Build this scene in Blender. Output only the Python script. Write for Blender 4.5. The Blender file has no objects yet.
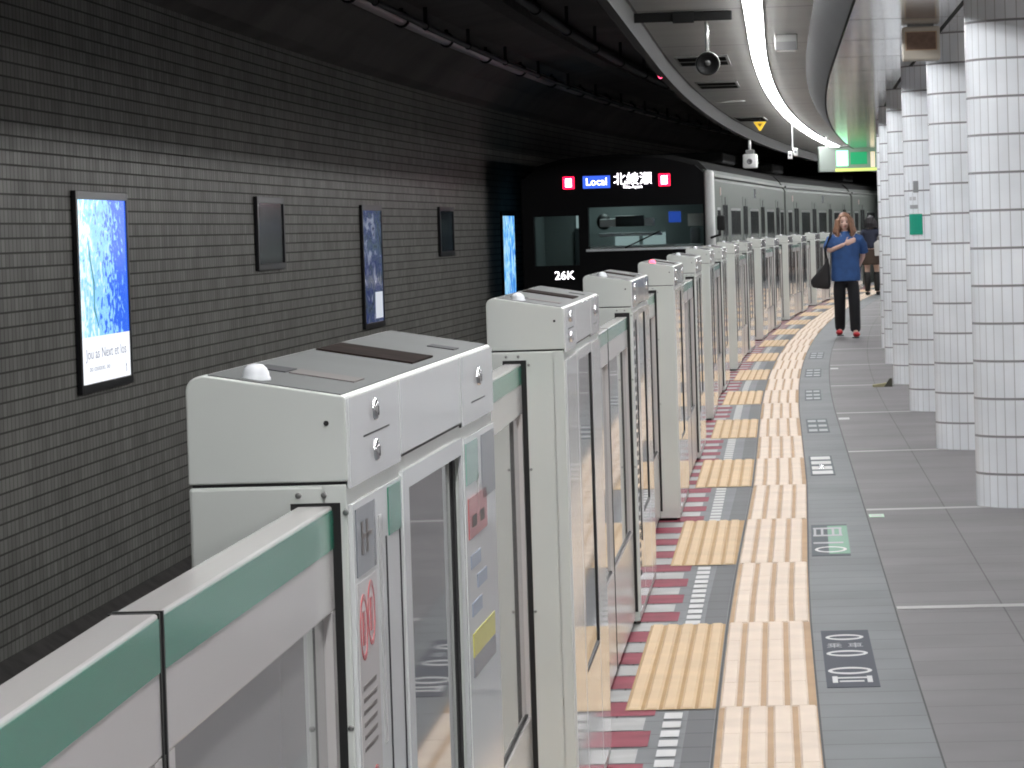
import bpy, bmesh, math, random
from math import sin, cos, pi, atan, radians
from mathutils import Vector, Matrix
random.seed(7)
S = bpy.context.scene
COL = S.collection

# ------------------------------------------------------------------ path of the platform edge
def foot(t): return -.536 + .0713*t + .00075*max(0, t-29)**2 + .00040*min(12, max(0, 14-t))**2 - .0096*min(0, t-2)
def slope(t): return .0713 + .0015*max(0, t-29) - .0008*min(12, max(0, 14-t)) - (.0096*0)
def ang(t): return atan(slope(t))
def P(t, d, z=0.0):
    a = ang(t)
    return Vector((foot(t)+d*cos(a), t-d*sin(a), z))

# ------------------------------------------------------------------ materials
MATS = {}
def mat(name, col=(.5,.5,.5), rough=.5, metal=0., emit=None, es=1., spec=.5, coat=0., trans=0., ior=1.45, vary=0., vscale=6., alpha=1.):
    if name in MATS: return MATS[name]
    m = bpy.data.materials.new(name); m.use_nodes = True
    nt = m.node_tree; b = nt.nodes['Principled BSDF']
    c = (*col, 1)
    b.inputs['Base Color'].default_value = c
    b.inputs['Roughness'].default_value = rough
    b.inputs['Metallic'].default_value = metal
    b.inputs['Specular IOR Level'].default_value = spec
    b.inputs['Coat Weight'].default_value = coat
    b.inputs['Coat Roughness'].default_value = .05
    b.inputs['Transmission Weight'].default_value = trans
    b.inputs['IOR'].default_value = ior
    if emit:
        b.inputs['Emission Color'].default_value = (*emit, 1)
        b.inputs['Emission Strength'].default_value = es
    if vary:
        tc = nt.nodes.new('ShaderNodeTexCoord'); n = nt.nodes.new('ShaderNodeTexNoise')
        n.inputs['Scale'].default_value = vscale; n.inputs['Detail'].default_value = 5
        nt.links.new(tc.outputs['Object'], n.inputs['Vector'])
        mr = nt.nodes.new('ShaderNodeMapRange'); mr.inputs[1].default_value=.3; mr.inputs[2].default_value=.7
        mr.inputs[3].default_value = 1-vary; mr.inputs[4].default_value = 1+vary
        nt.links.new(n.outputs['Fac'], mr.inputs[0])
        mx = nt.nodes.new('ShaderNodeMix'); mx.data_type='RGBA'; mx.blend_type='MULTIPLY'
        mx.inputs[0].default_value = 1
        mx.inputs[6].default_value = c
        nt.links.new(mr.outputs[0], mx.inputs[7])
        nt.links.new(mx.outputs[2], b.inputs['Base Color'])
    MATS[name] = m
    return m

def tile_mat(name, c1, c2, mortar, w, h, ms, rough, bump=.4, offset=0., rvar=0., freq=2, tilt=0., metal=0., spec=.5, bias=0., hline=0.):
    """tiles laid out by the UV map, which is in metres"""
    m = bpy.data.materials.new(name); m.use_nodes = True
    nt = m.node_tree; N = nt.nodes; L = nt.links; b = N['Principled BSDF']
    uv = N.new('ShaderNodeUVMap')
    br = N.new('ShaderNodeTexBrick'); L.new(uv.outputs[0], br.inputs['Vector'])
    br.offset = offset; br.offset_frequency = freq; br.squash = 1
    br.inputs['Color1'].default_value = (*c1, 1); br.inputs['Color2'].default_value = (*c2, 1)
    br.inputs['Mortar'].default_value = (*mortar, 1)
    br.inputs['Scale'].default_value = 1; br.inputs['Mortar Size'].default_value = ms
    br.inputs['Mortar Smooth'].default_value = .1; br.inputs['Bias'].default_value = bias
    br.inputs['Brick Width'].default_value = w; br.inputs['Row Height'].default_value = h
    no = N.new('ShaderNodeTexNoise'); no.inputs['Scale'].default_value = 1.3; no.inputs['Detail'].default_value = 6
    L.new(uv.outputs[0], no.inputs['Vector'])
    mr = N.new('ShaderNodeMapRange'); mr.inputs[1].default_value=.3; mr.inputs[2].default_value=.7
    mr.inputs[3].default_value=.85; mr.inputs[4].default_value=1.12
    L.new(no.outputs['Fac'], mr.inputs[0])
    mx = N.new('ShaderNodeMix'); mx.data_type='RGBA'; mx.blend_type='MULTIPLY'; mx.inputs[0].default_value=1
    L.new(br.outputs['Color'], mx.inputs[6]); L.new(mr.outputs[0], mx.inputs[7])
    colour = mx.outputs[2]
    if hline:
        sx = N.new('ShaderNodeSeparateXYZ'); L.new(uv.outputs[0], sx.inputs[0])
        dv = N.new('ShaderNodeMath'); dv.operation='DIVIDE'; dv.inputs[1].default_value = h; L.new(sx.outputs[1], dv.inputs[0])
        pp = N.new('ShaderNodeMath'); pp.operation='PINGPONG'; pp.inputs[1].default_value = .5; L.new(dv.outputs[0], pp.inputs[0])
        lt = N.new('ShaderNodeMath'); lt.operation='LESS_THAN'; lt.inputs[1].default_value = .030; L.new(pp.outputs[0], lt.inputs[0])
        m2 = N.new('ShaderNodeMix'); m2.data_type='RGBA'; m2.blend_type='MIX'
        m2.inputs[7].default_value = (hline*.62, hline*.62, hline*.65, 1)
        L.new(lt.outputs[0], m2.inputs[0]); L.new(colour, m2.inputs[6]); colour = m2.outputs[2]
    L.new(colour, b.inputs['Base Color'])
    r = N.new('ShaderNodeMapRange'); r.inputs[3].default_value = rough; r.inputs[4].default_value = .85
    L.new(br.outputs['Fac'], r.inputs[0]); L.new(r.outputs[0], b.inputs['Roughness'])
    b.inputs['Metallic'].default_value = metal
    b.inputs['Specular IOR Level'].default_value = spec
    inv = N.new('ShaderNodeMath'); inv.operation='SUBTRACT'; inv.inputs[0].default_value=1
    L.new(br.outputs['Fac'], inv.inputs[1])
    height = inv.outputs[0]
    if tilt:
        # every tile leans a little its own way: a per-tile random height slope
        n2 = N.new('ShaderNodeTexNoise'); n2.inputs['Scale'].default_value = 5.; n2.inputs['Detail'].default_value = 2
        L.new(uv.outputs[0], n2.inputs['Vector'])
        ad = N.new('ShaderNodeMath'); ad.operation='MULTIPLY_ADD'; ad.inputs[1].default_value = tilt
        L.new(n2.outputs['Fac'], ad.inputs[0]); L.new(height, ad.inputs[2]); height = ad.outputs[0]
    bu = N.new('ShaderNodeBump'); bu.inputs['Strength'].default_value = bump; bu.inputs['Distance'].default_value = .004
    L.new(height, bu.inputs['Height']); L.new(bu.outputs[0], b.inputs['Normal'])
    MATS[name] = m
    return m

# ------------------------------------------------------------------ mesh builder
class MB:
    def __init__(s): s.bm = bmesh.new()
    def box(s, x0, x1, y0, y1, z0, z1, b=0., seg=2):
        r = bmesh.ops.create_cube(s.bm, size=1)
        vs = r['verts']
        for v in vs:
            v.co = Vector(((x0+x1)/2+v.co.x*(x1-x0), (y0+y1)/2+v.co.y*(y1-y0), (z0+z1)/2+v.co.z*(z1-z0)))
        if b:
            es = list({e for v in vs for e in v.link_edges})
            bmesh.ops.bevel(s.bm, geom=es, offset=b, segments=seg, affect='EDGES', profile=.5)
        return s
    def prism(s, pts, a0, a1, axis='y', b=0.):
        """closed outline extruded from a0 to a1 along axis; pts (x,z) for y, (y,z) for x, (x,y) for z"""
        def mk(p, a):
            return {'y': (p[0], a, p[1]), 'x': (a, p[0], p[1]), 'z': (p[0], p[1], a)}[axis]
        A = [s.bm.verts.new(mk(p, a0)) for p in pts]; B = [s.bm.verts.new(mk(p, a1)) for p in pts]
        n = len(pts); fs = []
        for i in range(n):
            j = (i+1) % n; fs.append(s.bm.faces.new((A[i], A[j], B[j], B[i])))
        fs.append(s.bm.faces.new(A[::-1])); fs.append(s.bm.faces.new(B))
        bmesh.ops.recalc_face_normals(s.bm, faces=fs)
        if b:
            es = list({e for f in fs for e in f.edges})
            bmesh.ops.bevel(s.bm, geom=es, offset=b, segments=2, affect='EDGES', profile=.5)
        return s
    def tube(s, pts, r, n=10, cap=True):
        pts = [Vector(p) for p in pts]; rings = []
        rr = r if isinstance(r, (list, tuple)) else [r]*len(pts)
        for i, p in enumerate(pts):
            d = (pts[min(i+1, len(pts)-1)] - pts[max(i-1, 0)]).normalized()
            up = Vector((0,0,1)) if abs(d.z) < .9 else Vector((1,0,0))
            u = d.cross(up).normalized(); w = u.cross(d)
            rings.append([s.bm.verts.new(p + (u*cos(2*pi*k/n)+w*sin(2*pi*k/n))*rr[i]) for k in range(n)])
        for A, B in zip(rings, rings[1:]):
            for k in range(n): s.bm.faces.new((A[k], A[(k+1)%n], B[(k+1)%n], B[k]))
        if cap: s.bm.faces.new(rings[0][::-1]); s.bm.faces.new(rings[-1])
        bmesh.ops.recalc_face_normals(s.bm, faces=s.bm.faces[:])
        return s
    def lathe(s, prof, n=24, M=None):
        """profile of (r,z) about local z"""
        M = M or Matrix(); rings = []
        for r, z in prof:
            if r < 1e-6: rings.append([s.bm.verts.new(M @ Vector((0,0,z)))])
            else: rings.append([s.bm.verts.new(M @ Vector((r*cos(2*pi*k/n), r*sin(2*pi*k/n), z))) for k in range(n)])
        for A, B in zip(rings, rings[1:]):
            for k in range(n):
                j = (k+1) % n
                if len(A) == 1 and len(B) == 1: continue
                if len(A) == 1: s.bm.faces.new((A[0], B[j], B[k]))
                elif len(B) == 1: s.bm.faces.new((A[k], A[j], B[0]))
                else: s.bm.faces.new((A[k], A[j], B[j], B[k]))
        bmesh.ops.recalc_face_normals(s.bm, faces=s.bm.faces[:])
        return s
    def ball(s, c, r, sx=1, sy=1, sz=1, seg=16):
        q = bmesh.ops.create_uvsphere(s.bm, u_segments=seg, v_segments=max(6, seg//2), radius=r)
        for v in q['verts']: v.co = Vector((v.co.x*sx+c[0], v.co.y*sy+c[1], v.co.z*sz+c[2]))
        return s
    def mesh(s, name, smooth=False):
        me = bpy.data.meshes.new(name); s.bm.to_mesh(me); s.bm.free()
        if smooth:
            for p in me.polygons: p.use_smooth = True
        return me
    def build(s, name, m, parent=None, smooth=False, loc=None, rot=None):
        o = bpy.data.objects.new(name, s.mesh(name, smooth)); COL.objects.link(o)
        o.data.materials.append(m)
        if parent: o.parent = parent
        if loc is not None: o.location = loc
        if rot is not None: o.rotation_euler = rot
        return o

def tag(o, label=None, cat=None, group=None, kind=None):
    if label: o['label'] = label
    if cat: o['category'] = cat
    if group: o['group'] = group
    if kind: o['kind'] = kind
    return o
def empty(name, loc=(0,0,0), rz=0., label=None, cat=None, group=None):
    o = bpy.data.objects.new(name, None); COL.objects.link(o)
    o.location = loc; o.rotation_euler = (0,0,rz); o.empty_display_size = .1
    return tag(o, label, cat, group)
def dup(root, loc, rz, label, group=None):
    r = root.copy(); COL.objects.link(r); r.location = loc; r.rotation_euler = (0,0,rz)
    r['label'] = label
    if group: r['group'] = group
    for ch in list(root.children):
        c = ch.copy(); COL.objects.link(c); c.parent = r
        for g in list(ch.children):
            e = g.copy(); COL.objects.link(e); e.parent = c
    return r
def text_obj(name, body, size, m, M, parent=None, ext=.002, sx=1.):
    cu = bpy.data.curves.new(name, 'FONT'); cu.body = body; cu.size = size; cu.extrude = ext
    cu.align_x = 'CENTER'; cu.align_y = 'CENTER'; cu.resolution_u = 3
    t = bpy.data.objects.new(name+'_tmp', cu); COL.objects.link(t)
    bpy.context.view_layer.update()
    dg = bpy.context.evaluated_depsgraph_get()
    me = bpy.data.meshes.new_from_object(t.evaluated_get(dg))
    bpy.data.objects.remove(t); bpy.data.curves.remove(cu)
    me.transform(M @ Matrix.Diagonal((sx,1,1,1)))
    me.name = name; me.materials.clear(); me.materials.append(m)
    o = bpy.data.objects.new(name, me); COL.objects.link(o)
    if parent: o.parent = parent
    return o
def Mx(origin, xa, ya):
    xa = Vector(xa).normalized(); ya = Vector(ya).normalized(); za = xa.cross(ya)
    M = Matrix.Identity(4)
    for i in range(3): M[i][0]=xa[i]; M[i][1]=ya[i]; M[i][2]=za[i]; M[i][3]=origin[i]
    return M

# a band swept along the platform curve: profile of (d, z) points, uv = (t, length along profile) in metres
def sweep(name, prof, m, t0, t1, step=1.5, kind='structure', flip=False, closed=False, uvswap=False, parent=None, udz=None, fn=None):
    me = bpy.data.meshes.new(name); bm = bmesh.new(); uvl = bm.loops.layers.uv.new('UVMap')
    n = max(1, int(round((t1-t0)/step))); pr = prof + ([prof[0]] if closed else [])
    acc = [0.]
    for a, b in zip(pr, pr[1:]): acc.append(acc[-1] + math.hypot(b[0]-a[0], b[1]-a[1]))
    if udz is not None: acc = [udz(p) for p in pr]
    rows = []
    for i in range(n+1):
        t = t0 + (t1-t0)*i/n
        rows.append((t, [bm.verts.new((fn or P)(t, d, z)) for d, z in pr]))
    for (ta, A), (tb, B) in zip(rows, rows[1:]):
        for k in range(len(pr)-1):
            vs = (A[k], A[k+1], B[k+1], B[k]); uv = ((ta,acc[k]),(ta,acc[k+1]),(tb,acc[k+1]),(tb,acc[k]))
            if flip: vs = vs[::-1]; uv = uv[::-1]
            f = bm.faces.new(vs)
            for l, q in zip(f.loops, uv): l[uvl].uv = q if not uvswap else (q[1], q[0])
    bm.to_mesh(me); bm.free()
    o = bpy.data.objects.new(name, me); COL.objects.link(o); me.materials.append(m)
    if kind: o['kind'] = kind
    if parent: o.parent = parent
    return o

# ------------------------------------------------------------------ camera
F_PX, H_CAM, ROLL, Y0 = 3800., 1.48, .031, 233.5
pt = atan((384-Y0)*cos(ROLL)/F_PX)
Fw = Vector((0, cos(pt), -sin(pt))); U0 = Vector((0, sin(pt), cos(pt))); R0 = Vector((1,0,0))
Rc = cos(ROLL)*R0 - sin(ROLL)*U0; Uc = cos(ROLL)*U0 + sin(ROLL)*R0
cam = bpy.data.cameras.new('camera'); co = bpy.data.objects.new('camera', cam); COL.objects.link(co)
cam.sensor_width = 36; cam.lens = F_PX/1024*36; cam.clip_start = .1; cam.clip_end = 400
M = Matrix.Identity(4)
for i in range(3): M[i][0]=Rc[i]; M[i][1]=Uc[i]; M[i][2]=-Fw[i]
M[2][3] = H_CAM
co.matrix_world = M
S.camera = co

# ------------------------------------------------------------------ palette
m_floor_edge = tile_mat('grey paving tiles', (.165,.175,.183), (.155,.165,.173), (.10,.104,.108), .30, .60, .0035, .6, .12, spec=.2)
m_floor_main = tile_mat('taupe paving tiles', (.172,.165,.170), (.162,.155,.160), (.130,.124,.128), .45, .40, .003, .6, .1, spec=.2)
m_wall = tile_mat('dark glazed wall tiles', (.285,.280,.258), (.200,.195,.182), (.105,.102,.095), .12, .092, .007, .42, .4, tilt=.9, spec=.035)
m_base = mat('sooty concrete', (.06,.055,.052), .9, vary=.3)
m_tunnel = mat('dark tunnel concrete', (.11,.10,.095), .85, vary=.25, vscale=.8)
m_col = tile_mat('white glazed column tiles', (.91,.945,.985), (.85,.885,.925), (.52,.53,.545), .0598, .193, .0028, .22, .4, hline=.42)
m_ceil = tile_mat('grey ceiling panels', (.175,.178,.170), (.167,.170,.163), (.06,.06,.06), 4.97, 3.0, .02, .45, .2)
m_mirror = tile_mat('polished metal ceiling panels', (.78,.79,.79), (.70,.71,.71), (.01,.01,.01), 2.515, .62, .016, .11, .25, metal=.9, tilt=.9)
m_fascia = mat('dark fascia', (.013,.014,.014), .5, vary=.3, vscale=.8, spec=.2)
m_lip = mat('ceiling edge strip', (.05,.05,.049), .8, spec=.1)
m_gate = mat('light grey gate enamel', (.66,.685,.65), .38, vary=.03, vscale=3.)
m_gate_gloss = mat('glossy light gate panel', (.70,.71,.71), .07, spec=.6)
m_gate_top = mat('grey hood enamel', (.115,.12,.118), .55, spec=.15, vary=.04)
m_leaf = mat('white door leaf enamel', (.58,.555,.545), .16, spec=.6)
m_green = mat('green line stripe', (.020,.235,.150), .14, spec=.6)
m_dark = mat('black rubber', (.012,.012,.012), .6)
m_glass_dark = mat('dark-interior glass', (.10,.10,.10), .03, spec=.7)  # dark base stands in for the unlit interior behind the pane
m_pane = mat('clear door glass', (.30,.30,.295), .03, spec=.6)
m_chrome = mat('chrome', (.75,.75,.76), .12, metal=1.)
m_screw = mat('dull steel', (.35,.35,.34), .35, metal=1.)
m_vent = mat('dark brown grille', (.022,.015,.013), .9, spec=.05, vary=.3, vscale=20)
m_white = mat('white plastic', (.80,.80,.79), .3)
m_domew = mat('translucent white dome', (.85,.87,.9), .2, spec=.6)
m_lbl_grey = mat('grey print', (.22,.235,.26), .2)
m_lbl_dark = mat('dark print', (.05,.05,.055), .6, spec=.1)
m_lbl_red = mat('red print', (.55,.06,.07), .2)
m_lbl_yel = mat('yellow print', (.62,.58,.10), .2)
m_lbl_pale = mat('pale print', (.17,.155,.15), .6, spec=.1)
m_lbl_white = mat('white print', (.50,.50,.50), .5)
m_tan = mat('tan tactile tile', (.44,.29,.165), .6, spec=.12, vary=.1, vscale=4)
m_cream = mat('cream tactile bar', (.73,.61,.50), .6, spec=.15, vary=.08, vscale=4)
m_patch = mat('ochre tactile tile', (.42,.265,.12), .6, spec=.12, vary=.08, vscale=4)
m_patchbar = mat('light ochre tactile bar', (.66,.495,.315), .6, spec=.12, vary=.08, vscale=4)
m_darktile = tile_mat('dark grey edge tiles', (.095,.098,.105), (.088,.091,.098), (.05,.05,.05), .30, .60, .004, .6, .12, spec=.2)

# ------------------------------------------------------------------ setting
T0, T1 = -28., 125.
sweep('floor', [(-.30,-1.15),(-.30,0.),(.94,0.)], m_floor_edge, T0, T1, udz=lambda p: p[0])
sweep('floor_right', [(.94,0.),(5.2,0.)], m_floor_main, T0, T1, uvswap=True, udz=lambda p: p[0])
o = sweep('trim_1', [(.936,.0015),(.942,.0015)], mat('joint filler', (.06,.06,.062), .8), T0, T1)
sweep('wall_left', [(-4.25,-1.03),(-4.25,3.34)], m_wall, 6., T1, flip=True)
sweep('baseboard_left', [(-4.12,-1.25),(-4.12,-1.12),(-4.25,-1.03)], m_base, 6., T1, flip=True)
sweep('floor_track', [(-4.3,-1.25),(-.3,-1.25)], m_base, 6., T1)
sweep('ceiling_tunnel', [(-4.25,3.34),(-4.1,3.40),(-3.9,3.62),(-3.4,3.95),(-2.4,4.1),(-.42,4.1)], m_tunnel, 6., T1, flip=True)
sweep('ceiling_edge', [(-.44,4.1),(-.44,2.76),(-.43,2.748),(-.37,2.748),(-.37,2.9)], m_lip, T0, T1, flip=True)  # drop lip added at the edge, set low to shade the upper wall
sweep('ceiling', [(-.37,2.9),(.80,2.9)], m_ceil, T0, T1, flip=True)
sweep('ceiling_fascia', [(.80,2.9),(.97,2.68)], m_fascia, T0, T1, flip=True)
sweep('ceiling_right', [(.97,2.68),(5.2,2.68)], m_mirror, T0, T1, flip=True)
m_rwall = tile_mat('pale wall tiles', (.62,.62,.62), (.58,.58,.58), (.3,.3,.3), .2, .1, .004, .3, .3)
sweep('wall_right', [(5.2,0),(5.2,2.68)], m_rwall, T0, T1)
for nm, t in (('wall_back', T0), ('wall_far', T1)):
    mb = MB(); a = P(t,-4.4,-1.3); b = P(t,5.3,-1.3); dz = Vector((0,0,5.5))
    vs = [mb.bm.verts.new(q) for q in (a, b, b+dz, a+dz)]; mb.bm.faces.new(vs)
    mb.build(nm, m_tunnel)['kind'] = 'structure'

def doff(t): return -.045*max(0., min(1., (22-t)/7.))
def Q(t, d, z=0.): return P(t, d+doff(t), z)
# tactile paving: one straight run of tiles per gate bay, the bars stepping sideways between runs
PITCH = 4.964
runs = []
tt = 14.12-2.48*3
while tt < 95:
    runs.append((tt, tt+2.48)); tt += 2.48
n_trim = 2
mb_base = []
for i, (a, b) in enumerate(runs):
    mb = MB()
    A, B = Q(a,.355), Q(a,.655); C, D = Q(b,.655), Q(b,.355)
    for z0, z1 in ((0,.004),): 
        vs = [mb.bm.verts.new(v+Vector((0,0,.004))) for v in (A,B,C,D)]; mb.bm.faces.new(vs)
    o = mb.build('trim_%d' % n_trim, m_tan); o['kind'] = 'structure'
    off = .012 if i % 2 else -.010
    mb = MB()
    for k in range(5):
        w = .057; c = .355 + .009 + k*.0745 + off
        c0, c1 = max(.357, c-.004), min(.653, c-.004+w)
        if c1-c0 < .012: continue
        for q in range(4):
            ta, tb = a+.62*q+.0015, a+.62*q+.6185
            vs = [mb.bm.verts.new(Q(ta if u==0 else tb, c0 if e==0 else c1, .004)) for u, e in ((0,0),(0,1),(1,1),(1,0))]
            top = [mb.bm.verts.new(Q((ta+.003) if u==0 else (tb-.003), (c0+.006) if e==0 else (c1-.006), .009)) for u, e in ((0,0),(0,1),(1,1),(1,0))]
            mb.bm.faces.new(top)
            for j in range(4): mb.bm.faces.new((vs[j], vs[(j+1)%4], top[(j+1)%4], top[j]))
    bo = mb.build('tactile_bars', m_cream, o)
    n_trim += 1
# dark joint lines left and right of the strip
for d in (.349, .659):
    sweep('trim_%d' % n_trim, [(d-.003,.0022),(d+.003,.0022)], mat('joint filler', (.06,.06,.062), .8), runs[0][0], runs[-1][1], fn=Q); n_trim += 1
# ochre patches in front of the doors
k = -1
while True:
    a = 11.64 + PITCH*k; b = a+2.48
    if a > 90: break
    mb = MB(); vs = [mb.bm.verts.new(P(t, d, .004)) for t, d in ((a,.020),(a,.343+doff(a)),(b,.343+doff(b)),(b,.020))]; mb.bm.faces.new(vs)
    o = mb.build('trim_%d' % n_trim, m_patch); o['kind'] = 'structure'; n_trim += 1
    mb = MB()
    for j in range(5):
        pw_ = (.343+doff(a)-.022)/5; c0 = .024 + j*pw_; c1 = c0+pw_*.80
        vs = [mb.bm.verts.new(P(t, d, .0042)) for t, d in ((a,c0),(a,c1),(b,c1),(b,c0))]
        top = [mb.bm.verts.new(P(t, d, .009)) for t, d in ((a+.01,c0+.008),(a+.01,c1-.008),(b-.01,c1-.008),(b-.01,c0+.008))]
        mb.bm.faces.new(top)
        for q in range(4): mb.bm.faces.new((vs[q], vs[(q+1)%4], top[(q+1)%4], top[q]))
    mb.build('tactile_bars', m_patchbar, o)
    # dark tile band beside the strip in front of the housing
    a2, b2 = b, b+2.484
    o = sweep('trim_%d' % n_trim, [(.262,.0015),(.343,.0015)], m_darktile, a2, b2, step=.8, udz=lambda p: p[0], fn=Q); n_trim += 1
    # white dashes
    mb = MB(); q = a2+.02
    while q < b2-.2:
        vs = [mb.bm.verts.new(P(t, d, .003)) for t, d in ((q,.145),(q,.200),(q+.14,.200),(q+.14,.145))]; mb.bm.faces.new(vs); q += .205
    o = mb.build('trim_%d' % n_trim, m_lbl_white); o['kind'] = 'structure'; n_trim += 1
    k += 1
# red and white warning blocks along the foot of the gates
mbr, mbw = MB(), MB()
q = 6.
while q < 90:
    for mb, s0, s1 in ((mbr, q, q+.34), (mbw, q+.36, q+.64)):
        vs = [mb.bm.verts.new(P(t, d, .002)) for t, d in ((s0,-.12),(s0,.115 if mb is mbr else .09),(s1,.115 if mb is mbr else .09),(s1,-.12))]; mb.bm.faces.new(vs)
    q += .69
o = mbr.build('trim_%d' % n_trim, mat('faded red tile', (.25,.048,.072), .6, spec=.1, vary=.2)); o['kind'] = 'structure'; n_trim += 1
o = mbw.build('trim_%d' % n_trim, mat('dirty white tile', (.27,.27,.265), .45, vary=.2)); o['kind'] = 'structure'; n_trim += 1
# pale cross strips at the columns
COLT = [14.55 + 5.03*i for i in range(-1, 14)]
for t in COLT:
    o = sweep('trim_%d' % n_trim, [(.946,.0016),(1.9,.0016)], mat('pale floor strip', (.36,.35,.345), .45), t-.02, t+.09, step=.2); n_trim += 1

# ------------------------------------------------------------------ columns
RC = .35
def column_mesh():
    me = bpy.data.meshes.new('column'); bm = bmesh.new(); uvl = bm.loops.layers.uv.new('UVMap')
    n = 48; zs = [0, .9, 1.8, 2.68]
    g = [[bm.verts.new((RC*cos(2*pi*k/n), RC*sin(2*pi*k/n), z)) for k in range(n)] for z in zs]
    W = 2*pi*RC; W = round(W/.0598)*.0598
    for i in range(len(zs)-1):
        for k in range(n):
            f = bm.faces.new((g[i][k], g[i][(k+1)%n], g[i+1][(k+1)%n], g[i+1][k])); f.smooth = True
            for l, (u, v) in zip(f.loops, ((k,i),(k+1,i),(k+1,i+1),(k,i+1))): l[uvl].uv = (u/n*W, zs[v]+.193*14-2.68)
    bm.to_mesh(me); bm.free(); me.materials.append(m_col)
    return me
cm = column_mesh()
words_n = ['nearest','second','third','fourth','fifth','sixth','seventh','eighth','ninth','tenth','eleventh','twelfth','thirteenth','fourteenth','fifteenth','sixteenth','seventeenth']
for i, t in enumerate(COLT):
    c = bpy.data.objects.new('column', cm); COL.objects.link(c)
    c.location = P(t+.2, 1.87); c.rotation_euler = (0,0,-ang(t))
    if i < 2: lab = 'round white-tiled column just outside the right edge of the picture' if i else 'round white-tiled column beside the photographer, outside the picture'
    elif i == 2: lab = 'round white-tiled column cut by the right edge of the picture, nearest of the row'
    elif i == 4: lab = 'round white-tiled column carrying the small green plate, third of the row'
    else: lab = '%s white-tiled column of the row, counted from the right edge' % words_n[i-2]
    tag(c, lab, 'column', 'white tiled platform columns')
# green sign on the third column in view
def arc_plate(name, a0, a1, z0, z1, r0, r1, m, parent=None):
    mb = MB(); n = 8; pts = []
    for k in range(n+1):
        a = a0+(a1-a0)*k/n; pts.append((r1*cos(a), r1*sin(a)))
    for k in range(n, -1, -1):
        a = a0+(a1-a0)*k/n; pts.append((r0*cos(a), r0*sin(a)))
    mb.prism(pts, z0, z1, 'z'); return mb.build(name, m, parent)
cs = P(COLT[4]+.2, 1.87)
ac = radians(-90-56)
e = empty('column_plate', cs, 0, 'small green plate with grey lettering above it on the third column', 'sign')
arc_plate('green_panel', ac-.20, ac+.22, 1.375, 1.535, RC+.001, RC+.007, mat('sign green', (.02,.33,.22), .3), e)
arc_plate('number_panel', ac-.03, ac+.13, 1.70, 1.79, RC+.001, RC+.004, mat('grey lettering panel', (.25,.26,.27), .4), e)
arc_plate('caption', ac-.18, ac+.10, 1.575, 1.605, RC+.001, RC+.003, mat('grey caption', (.36,.37,.39), .4), e)
for a in (-.14, 0.0): arc_plate('caption_mark', ac+a-.05, ac+a+.05, 1.64, 1.668, RC+.001, RC+.003, mat('pale caption', (.55,.56,.58), .4), e)
arc_plate('side_mark', ac-.22, ac-.18, 1.72, 1.78, RC+.001, RC+.003, mat('pale caption', (.55,.56,.58), .4), e)

# ------------------------------------------------------------------ platform gates
L = 1.80
BX = [4.23, 8.80] + [14.25+PITCH*i for i in range(0, 15)]
SLOT = {'A': (-.060,-.015), 'B': (-.140,-.096)}
def ring_mesh(mb, y, z, r, w, x0, x1, n=20):
    outer = [(y+r*cos(2*pi*k/n), z+r*sin(2*pi*k/n)) for k in range(n)]
    inner = [(y+(r-w)*cos(2*pi*k/n), z+(r-w)*sin(2*pi*k/n)) for k in range(n)]
    bm = mb.bm
    O0=[bm.verts.new((x0,*p)) for p in outer]; O1=[bm.verts.new((x1,*p)) for p in outer]
    I0=[bm.verts.new((x0,*p)) for p in inner]; I1=[bm.verts.new((x1,*p)) for p in inner]
    fs=[]
    for k in range(n):
        j=(k+1)%n
        fs += [bm.faces.new((O0[k],O0[j],O1[j],O1[k])), bm.faces.new((O1[k],O1[j],I1[j],I1[k])), bm.faces.new((I1[k],I1[j],I0[j],I0[k]))]
    bmesh.ops.recalc_face_normals(bm, faces=fs)
def rebay(e):
    # settle the widths of the three bays: near .504, middle .777, far .519
    def f(y): return y*.89 if y < .566 else (.504+(y-.566)*.871 if y < 1.458 else (1.281+(y-1.458)*1.5175 if y < 1.8 else y))
    for c in e.children_recursive:
        for v in c.data.vertices: v.co.y = f(v.co.y)
    return e
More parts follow.
